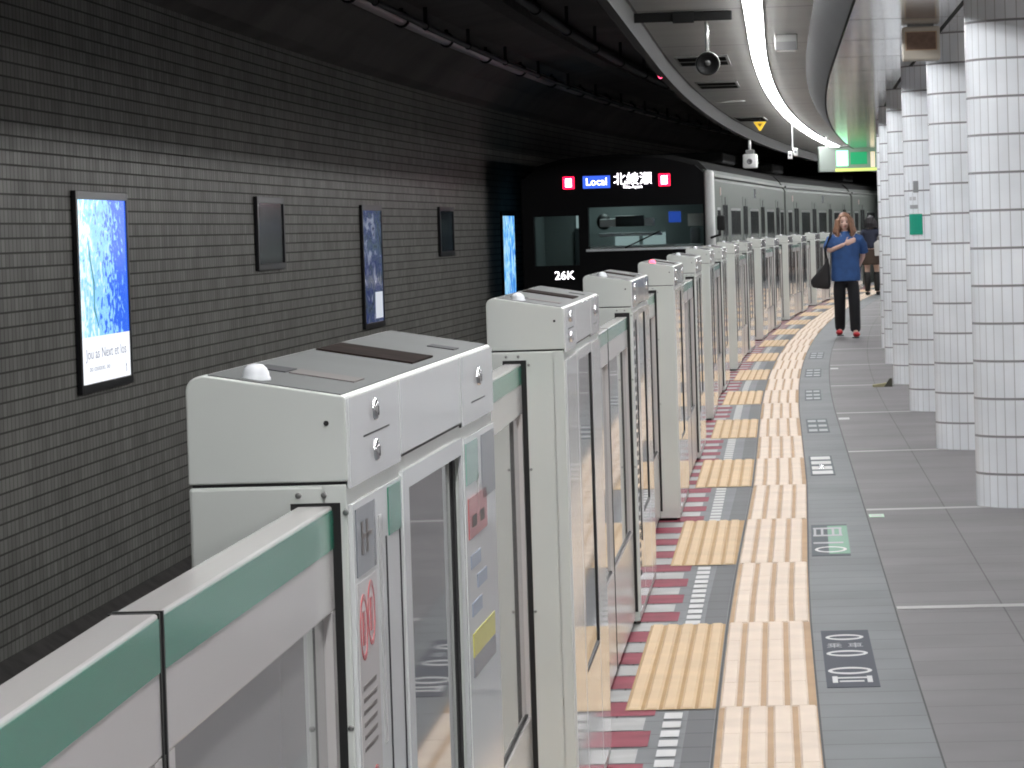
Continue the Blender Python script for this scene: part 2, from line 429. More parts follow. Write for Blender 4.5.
def make_housing(kind, strip, lamp, notices=False):
    e = empty('platform_gate_housing', (0,0,0), 0, 'x', 'platform gate')
    e['group'] = 'platform gate housings along the edge'
    MB().box(-.17,-.02, .03, L-.03, 0, .02).build('plinth', m_dark, e)
    bd = MB().box(-.18, -.022, 0, L, .014, 1.203, .004)
    for ya, yb, za, zb in ((0,.640,.014,1.203),(1.432,L,.014,1.203),(.640,1.432,.014,.390),(.640,1.432,1.163,1.203)): bd.box(-.030, -.002, ya, yb, za, zb, .0015)
    bd.build('body', m_gate, e)
    MB().box(-.176, -.006, .004, L-.004, 1.201, 1.208).build('seam', m_dark, e)
    hood = [(-.18,1.2065),(0,1.2065),(0,1.299),(-.003,1.302)]
    hood += [(-.160-.02*sin(q*pi/8), 1.304+.018+.007*cos(q*pi/8)-.02*(1-cos(q*pi/8))*.5) for q in range(5)]
    h = MB().prism(hood, 0, L, 'y', .002).build('hood', m_gate, e)
    # sloped top: cover plate a hair above
    sl = (1.329-1.302)/(-.156)
    zt = lambda x: 1.302 + (x+.004)*sl
    def plate(name, x0, x1, y0, y1, m, hgt=.0015, parent=e):
        return MB().prism([(x0,zt(x0)),(x1,zt(x1)),(x1,zt(x1)+hgt),(x0,zt(x0)+hgt)], y0, y1, 'y').build(name, m, parent)
    plate('top_plate', -.156, -.006, .012, L-.012, m_gate_top)
    v = plate('vent_grille', -.150, -.020, .98, 1.28, m_vent, .004)
    plate('rating_label', -.100, -.022, .29, .40, m_lbl_pale, .0028)
    plate('barcode_label', -.140, -.104, .29, .40, m_lbl_dark, .0028)
    plate('edge_label', -.060, -.02, 1.55, 1.60, m_lbl_dark, .0028)
    MB().lathe([(.0175,0),(.0175,.003),(.016,.005),(.0155,.009),(.013,.014),(.009,.0175),(.004,.019),(0,.0195)], 20, Matrix.Translation((-.108,.060,zt(-.108)))).build('indicator_dome', lamp, e, smooth=True)
    # slot with dark lining and screws on both ends
    s0, s1 = SLOT[kind]
    MB().box(s0-.005, s1+.006, -.0025, .02, .05, 1.183).build('door_slot', m_dark, e)
    o2 = SLOT['B' if kind == 'A' else 'A']
    MB().box(o2[0]-.005, o2[1]+.006, L-.02, L+.0025, .05, 1.183).build('door_slot', m_dark, e)
    for x, z in ((s0+.004,1.192),(s1-.012,1.192),(s1+.012,1.172),(s1+.010,.93),(s1+.010,.60),(s0-.014,.93)):
        MB().lathe([(.0035,0),(.0035,.002),(.002,.0035),(0,.0035)], 10, Matrix.Translation((x,0,z)) @ Matrix.Rotation(pi/2,4,'X')).build('screw', m_screw, e)
    MB().lathe([(.003,0),(.003,.002),(0,.002)], 10, Matrix.Translation((-.022,0,1.272)) @ Matrix.Rotation(pi/2,4,'X')).build('keyhole', m_dark, e)
    # platform side: three bays
    x = 0.
    def lock(parent, y, z):
        lk = MB().lathe([(.013,0),(.013,.003),(.010,.0055),(.004,.006),(0,.006)], 18, Matrix.Translation((x+.003,y,z)) @ Matrix.Rotation(pi/2,4,'Y')).build('lock', m_chrome, parent, True)
        MB().box(x+.008, x+.0095, y-.002, y+.002, z-.007, z+.004).build('keyway', m_dark, lk)
    hp = MB().box(-.001, x+.003, .006, .560, 1.198, 1.2985, .0006).build('hood_panel', m_gate_gloss, e)
    lock(hp, .265, 1.276); lock(hp, .265, 1.228)
    MB().box(x+.003, x+.0035, .15, .43, 1.2485, 1.2505).build('panel_joint', m_dark, hp)
    MB().box(-.001, x+.003, .572, 1.452, 1.206, 1.2985, .0006).build('hood_panel', m_gate_gloss, e)
    MB().box(-.001, x+.002, .570, 1.456, 1.2025, 1.206).build('panel_joint', m_dark, e)
    MB().box(-.001, x+.0015, .560, .572, 1.198, 1.2985).build('panel_joint', m_dark, e)
    MB().box(-.001, x+.0015, 1.452, 1.464, 1.198, 1.2985).build('panel_joint', m_dark, e)
    hp = MB().box(-.001, x+.003, 1.464, L-.006, 1.198, 1.2985, .0006).build('hood_panel', m_gate_gloss, e)
    lock(hp, 1.63, 1.262)
    MB().box(x+.003, x+.0035, 1.56, 1.70, 1.2265, 1.2285).build('panel_joint', m_dark, hp)
    # lower bays
    p1 = MB().box(-.002, x+.003, .012, .555, .05, 1.180, .001).build('side_panel', m_gate_gloss, e)
    fr = MB()
    for b in ((.572,.648,.05,1.184),(1.430,1.452,.05,1.184),(.648,1.430,1.160,1.184),(.648,1.430,.05,.395)):
        fr.box(-.002, x+.003, b[0], b[1], b[2], b[3])
    fr.build('window_frame', m_gate_gloss, e)
    tl = -.0115 if notices else -.001
    MB().prism([(.0005,.646),(tl,1.428),(tl-.004,1.428),(-.0035,.646)], .390, 1.163, 'z').build('window_pane', m_glass_dark, e)
    MB().prism([(tl-.006,1.412),(tl+.0025,1.412),(tl+.0045,1.431),(tl-.006,1.431)], .395, 1.160, 'z').build('window_gasket', m_dark, e)
    MB().box(-.002, x+.0035, .648, 1.406, .388, .396).build('window_gasket', m_dark, e)
    p3 = MB().box(-.002, x+.003, 1.464, L-.012, .05, 1.180, .001).build('side_panel', m_gate_gloss, e)
    if strip:
        d = MB()
        for q in range(28): d.box(x+.003, x+.004, .08, .165, .18+q*.035, .200+q*.035)
        d.build('perforated_strip', m_dark, e)
        MB().box(x+.003, x+.0055, .30, .335, .30, 1.15).build('rubber_strip', m_dark, e)
    if not notices: return rebay(e)
    # notices
    x0, x1 = x+.003, x+.0042
    g = MB().box(x0, x1, .035, .235, 1.095, 1.172).build('notice_sign', m_lbl_grey, p1)
    mb = MB(); mb.box(x1, x1+.0006, .08,.10, 1.118,1.155); mb.box(x1, x1+.0006, .13,.15, 1.118,1.155); mb.box(x1, x1+.0006, .10,.19, 1.135,1.14)
    mb.build('pictogram', m_lbl_pale, g)
    MB().box(x0, x1, .27, .30, .88, 1.15).build('white_sticker', m_lbl_white, p1)
    MB().box(x0, x1, .385, .53, 1.118, 1.176).build('green_window_band', m_green, p1)
    MB().box(x0, x1, .35, .357, .72, 1.12).build('panel_groove', m_lbl_dark, p1)
    MB().box(x0, x1, .51, .517, .74, 1.12).build('panel_groove', m_lbl_dark, p1)
    MB().box(x0, x0+.0006, .035, .235, .66, 1.088).build('prohibition_notice', mat('notice paper', (.60,.57,.56), .1), p1)
    for yy, zz in ((.085,1.035),(.165,1.045),(.09,.82),(.17,.83)):
        mb = MB(); ring_mesh(mb, yy, zz, .038, .006, x0, x1)
        mb.box(x0, x1, yy-.013, yy+.010, zz-.020, zz+.018)
        mb.build('prohibition_ring', m_lbl_red, p1)
    mb = MB()
    for r in range(6): mb.box(x0, x1, .06, .19, .895+r*.014, .900+r*.014)
    mb.build('small_print', m_lbl_pale, p1)
    g = MB().box(x0, x1, 1.64, 1.78, 1.075, 1.172).build('notice_sign', m_lbl_grey, p3)
    MB().box(x0, x1, 1.48, 1.60, 1.11, 1.172).build('green_window_band', mat('pale green film', (.22,.42,.34), .1), p3)
    MB().box(x0, x1, 1.585, 1.60, 1.06, 1.12).build('handle_mark', m_lbl_white, p3)
    g = MB().box(x0, x1, 1.49, 1.68, 1.03, 1.09).build('red_sticker', mat('pale red print', (.52,.13,.13), .15), p3)
    for ya in (1.52, 1.60): MB().box(x1, x1+.0006, ya, ya+.045, 1.045,1.062).build('lettering', m_lbl_pale, g)
    for a in range(3): MB().box(x0, x1, 1.50+.06*(a%2), 1.60+.06*(a%2), .985-.035*a, 1.005-.035*a).build('blue_print', mat('blue grey print', (.30,.35,.45), .2), p3)
    g = MB().box(x0, x1, 1.50, 1.73, .855, .89).build('yellow_sticker', m_lbl_yel, p3)
    MB().box(x0, x1, 1.50, 1.73, .825, .855).build('grey_sticker', m_lbl_grey, p3)
    return rebay(e)
red_lamp = mat('lit red dome', (.8,.1,.12), .3, emit=(1.,.10,.20), es=3.)
protos = {('A',0): make_housing('A', False, m_domew, True)}
types = []
labels = {0:'nearest white platform gate housing, with clear dome and brown vent on its hood',
          1:'second platform gate housing from the camera, behind the nearest green-striped door',
          2:'third platform gate housing from the camera, with glare on its hood and a dotted strip',
          3:'platform gate housing with a red lit dome, fourth from the camera'}
for i, t in enumerate(BX):
    kind = 'A' if i % 2 == 0 else 'B'
    a = ang(t+.9); loc = P(t, 0)
    if i == 0: loc = Vector((-.187, 4.24, 0)); a = atan(.086)
    if i == 1: loc = P(t, .022)
    if i == 2: loc = P(t-.06, -.02)
    lab = labels.get(i, '%s platform gate housing from the camera, far down the row' % words_n[i] if i > 6 else '%s platform gate housing from the camera, beside the tactile strip' % words_n[i])
    if i == 0: h = protos[('A',0)]; h.location = loc; h.rotation_euler = (0,0,-a)
    elif i == 1: h = make_housing('B', False, m_domew); h.location = loc; h.rotation_euler = (0,0,-a)
    elif i == 2: h = make_housing('A', True, m_domew); h.location = loc; h.rotation_euler = (0,0,-a); pA = h
    elif i == 3: h = make_housing('B', False, red_lamp); h.location = loc; h.rotation_euler = (0,0,-a)
    elif i == 5: h = make_housing('B', True, m_domew); h.location = loc; h.rotation_euler = (0,0,-a); pB = h
    elif kind == 'A': h = dup(pA, loc, -a, lab)
    elif i > 5: h = dup(pB, loc, -a, lab)
    if i < 2: h.scale.z = 1.002
    elif i < 5: h.scale.z = .990
    h['label'] = lab; h['category'] = 'platform gate'; h['group'] = 'platform gate housings along the edge'

# sliding door leaves
def make_leaf(length, flip):
    """local y from 0 to length; flip=True: the meeting edge is at y=0"""
    e = empty('platform_door', (0,0,0), 0, 'x', 'platform door'); e['group'] = 'sliding platform doors between the housings'
    w = .040
    m0, m1 = (.045, .03) if flip else (.03, .045)
    fr = MB()
    fr.box(-w, 0, 0, length, 1.062, 1.178, .0025)
    fr.box(-w, 0, 0, m0, .03, 1.062); fr.box(-w, 0, length-m1, length, .03, 1.062)
    fr.box(-w, 0, m0, length-m1, .03, .36)
    fr.build('frame', m_leaf, e)
    MB().box(0, .0012, .003, length-.003, 1.131, 1.174).build('green_stripe', m_green, e)
    MB().box(-.028, -.010, m0, length-m1, .36, 1.068).build('glass_pane', m_pane, e)
    y = 0 if flip else length
    s = -1 if flip else 1
    MB().box(-w-.0005, .0014, min(y, y-s*.006), max(y, y-s*.006), .03, 1.1785).build('edge_rubber', m_dark, e)
    MB().box(-.030, -.006, m0, length-m1, .352, .366).build('gasket', m_dark, e)
    return e
openings = [(-.77+1.80, 4.20)] + [(BX[i]+L, BX[i+1]) for i in range(len(BX)-1)]
lp = {}
leafnames = ['nearest','second','third','fourth','fifth','sixth','seventh','eighth','ninth','tenth','eleventh','twelfth','thirteenth','fourteenth','fifteenth','sixteenth','seventeenth']
for i, (a, b) in enumerate(openings):
    kind = 'A' if i % 2 == 0 else 'B'
    d = SLOT[kind][1] - .004 + (.016 if i == 0 else .02 if i == 1 else -.02 if i == 2 else 0)
    mid = 3.03 if i == 0 else (a+b)/2+.12
    for j, (s0, s1, fl) in enumerate(((a+.03, mid-.008, False), (mid+.008, b-(.075 if i == 2 else .006), True))):
        ln = round(s1-s0, 2)
        key = (ln, fl, i == 0)
        p0 = P(s0, d); p1 = P(s1, d)
        if i == 0:
            p0, p1 = ((Vector((-.405,1.03,0)), Vector((-.291,3.058,0))), (Vector((-.290,3.070,0)), Vector((-.205,4.228,0))))[j]
        rz = -math.atan2(p1.x-p0.x, p1.y-p0.y)
        if i == 0: lab = ('green-striped platform door in the lower left corner, left of the vertical seam', 'green-striped platform door sliding into the nearest gate housing')[j]
        else: lab = ('platform door leaf sliding out of the far end of the %s gate housing', 'platform door leaf entering the camera-facing end of the %s gate housing')[j] % (leafnames[i-1] if j == 0 else leafnames[i])
        if key in lp: o = dup(lp[key], p0, rz, lab)
        else:
            o = make_leaf((p1-p0).length, fl); o.location = p0; o.rotation_euler = (0,0,rz); lp[key] = o
        o['label'] = lab
        if i == 0: o.scale.z = 1.004
        elif 2 <= i < 5: o.scale.z = .982

# ------------------------------------------------------------------ wall posters and dark panels
m_frame = mat('black display frame', (.012,.012,.014), .35)
def poster_material(name, kind, es):
    m = bpy.data.materials.new(name); m.use_nodes = True; nt = m.node_tree; N = nt.nodes; Lk = nt.links
    b = N['Principled BSDF']; b.inputs['Base Color'].default_value = (.02,.02,.02,1); b.inputs['Roughness'].default_value = .15
    tc = N.new('ShaderNodeTexCoord'); sp = N.new('ShaderNodeSeparateXYZ'); Lk.new(tc.outputs['Generated'], sp.inputs[0])
    mp = N.new('ShaderNodeMapping'); Lk.new(tc.outputs['Generated'], mp.inputs[0])
    mp.inputs['Scale'].default_value = {'splash':(1,16,9),'dusk':(1,3,6),'sea':(1,7,3)}[kind]
    no = N.new('ShaderNodeTexNoise'); no.inputs['Scale'].default_value = 1.3; no.inputs['Detail'].default_value = 6; no.inputs['Distortion'].default_value = 1.2
    Lk.new(mp.outputs[0], no.inputs['Vector'])
    ad = N.new('ShaderNodeMath'); ad.operation = 'MULTIPLY_ADD'; ad.inputs[1].default_value = {'splash':1.25,'dusk':1.3,'sea':1.5}[kind]
    Lk.new(no.outputs['Fac'], ad.inputs[0])
    sc = N.new('ShaderNodeMath'); sc.operation = 'MULTIPLY'; sc.inputs[1].default_value = {'splash':.55,'dusk':-.15,'sea':-.25}[kind]
    Lk.new(sp.outputs[1], sc.inputs[0]); Lk.new(sc.outputs[0], ad.inputs[2])
    cr = N.new('ShaderNodeValToRGB'); el = cr.color_ramp.elements
    stops = {'splash':[(.25,(.95,1,1)),(.62,(.75,.95,1)),(.78,(.22,.55,.85)),(.95,(.30,.62,1)),(1.0,(.03,.13,.75))],
             'dusk':[(.3,(.02,.03,.05)),(.5,(.10,.14,.22)),(.62,(.03,.05,.2)),(.78,(.45,.5,.65)),(.9,(.03,.03,.12))],
             'sea':[(.2,(.0,.03,.25)),(.42,(.02,.16,.75)),(.60,(.15,.55,1)),(.72,(.6,.9,1)),(.85,(.02,.25,.6))]}[kind]
    el[0].position, el[0].color = stops[0][0], (*stops[0][1],1)
    el[1].position, el[1].color = stops[-1][0], (*stops[-1][1],1)
    for p, c in stops[1:-1]:
        q = el.new(p); q.color = (*c,1)
    Lk.new(ad.outputs[0], cr.inputs[0]); Lk.new(cr.outputs[0], b.inputs['Emission Color']); b.inputs['Emission Strength'].default_value = es
    return m
m_capt = mat('backlit white band', (.1,.1,.1), .2, emit=(.93,.96,1), es=1.15)
m_ink = mat('grey ink', (.10,.10,.12), .4, emit=(.35,.38,.48), es=.6)
def display(t0, t1, z0, z1, label, pm, caption, name='wall_poster'):
    p0, p1 = P(t0,-4.25), P(t1,-4.25); rz = -math.atan2(p1.x-p0.x, p1.y-p0.y); w = (p1-p0).length
    e = empty(name, (p0.x,p0.y,0), rz, label, 'display')
    fr = MB(); x0, x1 = .005, .040
    fr.box(x0, .015, 0, w, z0, z1)
    b = .06
    fr.box(x0, x1, 0, b, z0, z1, .004); fr.box(x0, x1, w-b, w, z0, z1, .004)
    fr.box(x0, x1, b, w-b, z0, z0+b, .004); fr.box(x0, x1, b, w-b, z1-b, z1, .004)
    fr.build('frame', m_frame, e)
    if pm:
        zc = z0+b+(.32 if caption else 0)
        s = MB().box(.015, .030, b, w-b, zc, z1-b).build('picture', pm, e)
        if caption:
            c = MB().box(.015, .030, b, w-b, z0+b, zc).build('caption_band', m_capt, e)
            text_obj('caption_text', 'Jou as Next et los', .105, m_ink, Mx((.032, w*.5, z0+b+.20), (0,1,0), (0,0,1)), c, .0005, 2.1)
            text_obj('caption_text', 'oo cooooo. oo', .06, m_ink, Mx((.032, w*.36, z0+b+.10), (0,1,0), (0,0,1)), c, .0005, 2.2)
            text_obj('caption_mark', 'h', .13, m_ink, Mx((.032, w*.88, z0+b+.07), (0,1,0), (0,0,1)), c, .0005)
            # diver-like dark streak in the picture
            mb = MB(); mb.tube([(.0315,.42,1.55),(.0315,.50,1.40),(.0315,.62,1.22),(.0315,.60,1.05),(.0315,.78,.90)], [.004,.03,.035,.03,.006], 8)
            for v in mb.bm.verts: v.co.x = .0312 + (v.co.x-.0315)*.02
            mb.build('picture_motif', mat('teal print', (.02,.05,.06), .3, emit=(.12,.45,.55), es=.7), s)
    else:
        MB().box(.015, .026, b, w-b, z0+b, z1-b).build('screen', mat('switched-off panel', (.03,.033,.036), .15), e)
    return e
display(25.5, 27.55, .475, 1.865, 'bright backlit poster with blue picture above a white text band on tiled wall', poster_material('spray picture', 'splash', 1.25), True)
e = display(42.0, 43.75, .46, 1.85, 'dim blue-grey poster with a white corner note, between the two small dark panels', poster_material('dusk picture', 'dusk', .55), False)
MB().box(.031, .034, 1.0, 1.62, .56, .86).build('white_note', mat('lit white note', (.1,.1,.1), .3, emit=(.8,.85,.95), es=.75), e)
display(57.0, 58.7, .50, 1.81, 'vivid blue backlit poster farthest along the tiled wall, beside the train', poster_material('sea picture', 'sea', 1.1), False)
display(34.3, 36.05, 1.21, 1.89, 'small switched-off dark panel on the wall right of the bright poster', None, False, 'dark_wall_panel')
display(49.55, 51.1, 1.21, 1.86, 'small switched-off dark panel on the wall near the far blue poster', None, False, 'dark_wall_panel')

# ------------------------------------------------------------------ tunnel pipes
def rail_along(name, d, z, r, m, t0, t1, label, cat, brk):
    pts = [P(t0+(t1-t0)*i/60, d, z) for i in range(61)]
    o = empty(name, pts[0], 0, label, cat)
    mb = MB().tube([p-pts[0] for p in pts], r, 10); mb.build('pipe_run', m, o, True)
    k = t0+1.
    while k < t1:
        c = P(k, d, z)-pts[0]
        mb = MB(); mb.tube([c+Vector((0,-.05,0)), c+Vector((.0,.05,0))], r*1.35, 12)
        top = 3.86 if d < -3 else 4.08
        mb.box(c.x-.02, c.x+.02, c.y-.02, c.y+.02, c.z+r*.9, top-pts[0].z)
        mb.build('bracket', m_dark, o); k += brk
    return o
m_pipe = mat('grey conduit', (.45,.40,.40), .3)
rail_along('ceiling_pipe', -3.4, 3.74, .065, m_pipe, 12, 100, 'thick bracketed pipe under the dark tunnel ceiling nearest the tiled wall', 'pipe', 4.4)
rail_along('ceiling_pipe', -3.15, 3.66, .03, m_dark, 12, 100, 'thin black cable beside the thick pipe under the tunnel ceiling', 'pipe', 4.4)
rail_along('ceiling_pipe', -2.0, 3.80, .05, m_dark, 12, 100, 'black conduit under the tunnel ceiling above the track', 'pipe', 4.4)
# catenary beam
sweep('trim_%d' % n_trim, [(-2.5,4.08),(-2.5,3.86),(-2.3,3.86),(-2.3,4.08)], m_base, 10, T1, flip=True); n_trim += 1
for d, lab in ((-2.85,'left running rail on the dark track bed'), (-1.78,'right running rail on the dark track bed')):
    o = sweep('track_rail', [(d-.035,-1.25),(d-.035,-1.10),(d+.035,-1.10),(d+.035,-1.25)], m_screw, 6, T1, flip=True, kind=None); tag(o, lab, 'rail')

# ------------------------------------------------------------------ ceiling lamps
m_tube = mat('lit fluorescent tube', (.9,.9,.9), .4, emit=(.985,.99,1.), es=40.)
def lamp_proto(name, w, ln, dz=0):
    e = empty(name, (0,0,0), 0, 'x', 'light')
    MB().box(-w/2, w/2, 0, ln, .03, .05).build('lamp_body', m_white, e)
    MB().prism([(w/2*.92*cos(pi+q*pi/10), .034+.042*sin(pi+q*pi/10)) for q in range(11)], .006, ln-.006, 'y').build('diffuser', m_tube, e)
    return e
lpz = lamp_proto('ceiling_lamp', .125, 2.48)
t = -26.0; first = True
while t < 100:
    p0, p1 = P(t,.41,2.85), P(t+2.48,.41,2.85); rz = -math.atan2(p1.x-p0.x, p1.y-p0.y)
    lab = 'white strip lamp in the continuous curving line of light above the tactile strip'
    if first: lpz.location = p0; lpz.rotation_euler = (0,0,rz); lpz['label'] = lab; lpz['group'] = 'strip lamps in the curving line of light'; first = False
    else: dup(lpz, p0, rz, lab, 'strip lamps in the curving line of light')
    t += 2.485
# unseen lamps added beyond the columns to light gate ends and column fronts
m_tube2 = mat('lit unseen hall tube', (.9,.9,.9), .4, emit=(1.,.97,.975), es=40.)
e2 = empty('unseen_hall_lamp', (0,0,0), 0, 'x', 'light')
MB().box(-.08, .08, 0, 1.25, .02, .048).build('lamp_body', m_white, e2)
MB().box(-.07, .07, .01, 1.24, 0, .02).build('diffuser', m_tube2, e2)
t = -20.; first = True
while t < 90:
    p0 = P(t, 3.6, 2.63); lab = 'added strip lamp above the hall beyond the columns, out of the picture'
    if first: e2.location = p0; e2.rotation_euler = (0,0,-ang(t)); e2['label'] = lab; e2['group'] = 'added hall lamps beyond the columns'; first = False
    else: dup(e2, p0, -ang(t), lab, 'added hall lamps beyond the columns')
    t += 2.515

# ------------------------------------------------------------------ ceiling fittings
def at(t, d, z=0): return P(t, d, z), -ang(t)
m_grey_metal = mat('grey painted metal', (.30,.31,.30), .4)
loc, rz = at(25.0, -.07, 2.86)
e = empty('hanger_rail', loc, rz, 'dark crossbar under the platform ceiling holding the round hanging unit', 'rail')
MB().box(-.33, .34, -.03, .03, -.025, .035, .006).build('crossbar', mat('dark bar', (.010,.010,.010), .7, spec=.1), e)
MB().box(-.05, .09, -.05, .05, -.035, .036, .004).build('clamp', mat('dark bar', (.010,.010,.010), .7, spec=.1), e)
loc, rz = at(24.85, .105, 2.82)
e = empty('hanging_loudspeaker', loc, rz, 'round black-faced unit hanging on a short pole from the dark crossbar', 'loudspeaker')
MB().tube([(0,0,0),(0,0,-.20)], .013, 12).build('pole', mat('bright pole', (.55,.55,.53), .25, metal=.6), e, True)
Mr = Matrix.Translation((0,0,-.275)) @ Matrix.Rotation(pi/2, 4, 'X')
MB().lathe([(0,-.10),(.05,-.095),(.074,-.06),(.080,-.02),(.080,.02),(.074,.03)], 28, Mr).build('shell', mat('pale shell', (.20,.21,.19), .4), e, True)
MB().lathe([(.0775,.022),(.076,.036),(.064,.034),(.05,.015),(.02,.005),(0,.004)], 28, Mr).build('face', mat('black face', (.006,.006,.006), .5, spec=.15), e, True)
MB().ball((0,-.022,-.270), .020, 1,.6,1).build('centre_cap', mat('grey cap', (.06,.06,.058), .25), e, True)
def vent(t, d0, d1, lab):
    loc, rz = at(t, (d0+d1)/2, 2.9)
    e = empty('ceiling_vent', loc, rz, lab, 'vent'); w = d1-d0
    e['group'] = 'slotted vents in the platform ceiling'
    MB().box(-w/2-.02, w/2+.02, -.1, 1.6, -.012, 0).build('vent_plate', mat('vent plate', (.155,.157,.15), .6, spec=.2), e)
    for q in (0, .85): MB().box(-w/2, w/2, q, q+.62, -.016, -.011).build('vent_slot', mat('slot black', (.012,.012,.012), .95, spec=0.), e)
vent(31.6, -.27, .13, 'double slot vent in the platform ceiling behind the round hanging unit')
vent(37.2, -.27, .10, 'double slot vent in the platform ceiling beyond the round hanging unit')
vent(49.6, -.30, .05, 'double slot vent in the platform ceiling behind the yellow triangle')
loc, rz = at(43.1, -.12, 2.9)
e = empty('ceiling_ring', loc, rz, 'flush grey ring in the platform ceiling beyond the slot vents', 'speaker')
mb = MB(); mb.lathe([(.13,0),(.14,-.012),(.165,-.012),(.175,0)], 28); mb.build('rim', m_grey_metal, e, True)
MB().lathe([(.13,-.004),(0,-.004)], 28).build('grille', mat('pale grille', (.40,.40,.38), .5), e)
loc, rz = at(28.5, .63, 2.9)
e = empty('ceiling_box', loc, rz, 'small silver box under the ceiling right of the line of light', 'light')
MB().box(-.085, .085, -.08, .10, -.12, 0, .006).build('housing', mat('satin steel', (.22,.22,.21), .3, metal=.6), e)
MB().box(-.075, .075, -.084, -.079, -.115, -.055).build('front_plate', mat('dull plate', (.10,.10,.10), .3), e)
MB().box(-.07, .07, -.07, .09, -.124, -.119).build('diffuser', mat('opal cover', (.8,.8,.78), .4), e)
loc, rz = at(50., .0, 2.9)
e = empty('triangle_sign', loc, rz, 'yellow downward-pointing triangle sign hanging from the platform ceiling', 'sign')
MB().tube([(0,0,0),(0,0,-.06)], .008, 8).build('rod', m_dark, e)
MB().prism([(-.085,-.055),(.085,-.055),(.01,-.175),(-.01,-.175)], -.01, .01, 'y').build('plate', mat('yellow plate', (.85,.55,.04), .35, emit=(.9,.55,.03), es=.25), e)
mb = MB().prism([(-.03,-.08),(.03,-.08),(0,-.125)], -.013, -.009, 'y'); mb.build('mark', mat('dark yellow mark', (.35,.22,.03), .4), e)
def camera_unit(t, d, ztop, zb, w, h, lab, thin):
    loc, rz = at(t, d, ztop)
    e = empty('security_camera', loc, rz, lab, 'camera'); dz = zb-ztop
    MB().tube([(0,0,0),(0,0,dz+h)], thin, 10).build('pole', m_white, e, True)
    MB().box(-w*.3, w*.3, -.03, .10, dz+h*.82, dz+h*1.05, .01).build('bracket', m_grey_metal, e)
    MB().box(-w/2, w/2, -.12, .20, dz, dz+h*.8, .025).build('camera_body', m_white, e, True)
    MB().lathe([(0,0),(w*.2,0),(w*.2,.02),(w*.16,.025),(0,.012)], 16, Matrix.Translation((0,-.12,dz+h*.38)) @ Matrix.Rotation(pi/2,4,'X')).build('lens', mat('grey lens', (.22,.22,.23), .15), e)
camera_unit(56.0, -.40, 2.775, 2.33, .21, .26, 'white boxy camera on a pole at the ceiling edge, above the train roof', .022)
loc, rz = at(49.3, .44, 2.85)
e = empty('security_camera', loc, rz, 'pair of tiny white cameras on a thin rod beneath the line of light', 'camera')
MB().tube([(0,0,0),(0,0,-.40)], .008, 8).build('pole', m_white, e)
for sx in (-1, 1):
    MB().box(sx*.035-.028, sx*.035+.028, -.09, .08, -.50+.02*sx, -.40+.02*sx, .01).build('camera_body', m_white, e)
    MB().tube([(sx*.035,-.089,-.45+.02*sx),(sx*.035,-.10,-.45+.02*sx)], .018, 10).build('lens', m_lbl_grey, e)
loc, rz = at(32.0, -.425, 2.775)
e = empty('signal_lamp', loc, rz, 'tiny glowing red lamp at the dark edge of the platform ceiling', 'light')
MB().lathe([(.02,0),(.02,-.012),(.014,-.028),(0,-.034)], 14).build('lamp_lens', mat('lit red lens', (.6,.02,.04), .3, emit=(1,.05,.12), es=9.), e, True)
MB().box(-.03,.03,-.03,.03,-.004,.006).build('lamp_base', m_dark, e)
# beige loudspeaker
loc, rz = at(23.55, 1.44, 2.68)
e = empty('box_loudspeaker', loc, rz, 'beige box loudspeaker with brown grille under the ceiling before the second column', 'loudspeaker')
MB().box(-.115, .115, -.09, .10, -.215, -.01, .012).build('cabinet', mat('beige cabinet', (.50,.46,.39), .5), e)
MB().box(-.09, .088, -.094, -.088, -.15, -.045).build('grille', mat('brown grille cloth', (.17,.11,.08), .7, vary=.2, vscale=40), e)
mb = MB(); mb.box(-.098,.096,-.093,-.087,-.156,-.150); mb.box(-.098,.096,-.093,-.087,-.045,-.039); mb.box(-.098,-.09,-.093,-.087,-.15,-.045); mb.box(.088,.096,-.093,-.087,-.15,-.045)
mb.build('grille_frame', mat('tan frame', (.42,.30,.20), .5), e)
MB().box(-.08, .08, -.05, .05, -.012, 0).build('bracket', m_grey_metal, e)
# hanging exit sign
loc, rz = at(62., .56, 2.9)
e = empty('hanging_sign', loc, rz+radians(10), 'lit green and yellow sign box hanging at the far end of the line of light', 'sign')
for x in (-.02, .85): MB().tube([(x,0,0),(x,0,-.17)], .022, 10).build('rod', m_white, e, True)
MB().box(-.16, 1.3, -.09, .09, -.58, -.17, .008).build('sign_case', mat('pale grey case', (.30,.34,.31), .5, spec=.2), e)
f = MB().box(.10, 1.28, -.096, -.089, -.53, -.20).build('lit_panel', mat('dim lit panel', (.20,.26,.21), .3, emit=(.30,.50,.34), es=.30), e)
MB().box(.12, .31, -.100, -.095, -.49, -.24).build('pictogram', mat('lit white green', (.3,.6,.4), .3, emit=(.34,1.,.60), es=2.2), f)
MB().box(.35, .62, -.100, -.095, -.47, -.27).build('green_field', mat('lit green field', (.02,.2,.1), .3, emit=(.02,.50,.18), es=.6), f)
MB().box(.10, 1.28, -.099, -.089, -.58, -.53).build('yellow_band', mat('lit yellow band', (.5,.5,.1), .3, emit=(.62,.78,.25), es=.9), e)
MB().box(.68, .75, -.100, -.095, -.52, -.27).build('letter_mark', mat('lit cream', (.5,.5,.4), .3, emit=(1.,.85,.6), es=.8), f)
MB().box(.79, 1.25, -.100, -.095, -.50, -.30).build('letter_panel', mat('dark lettering', (.08,.05,.03), .4), f)

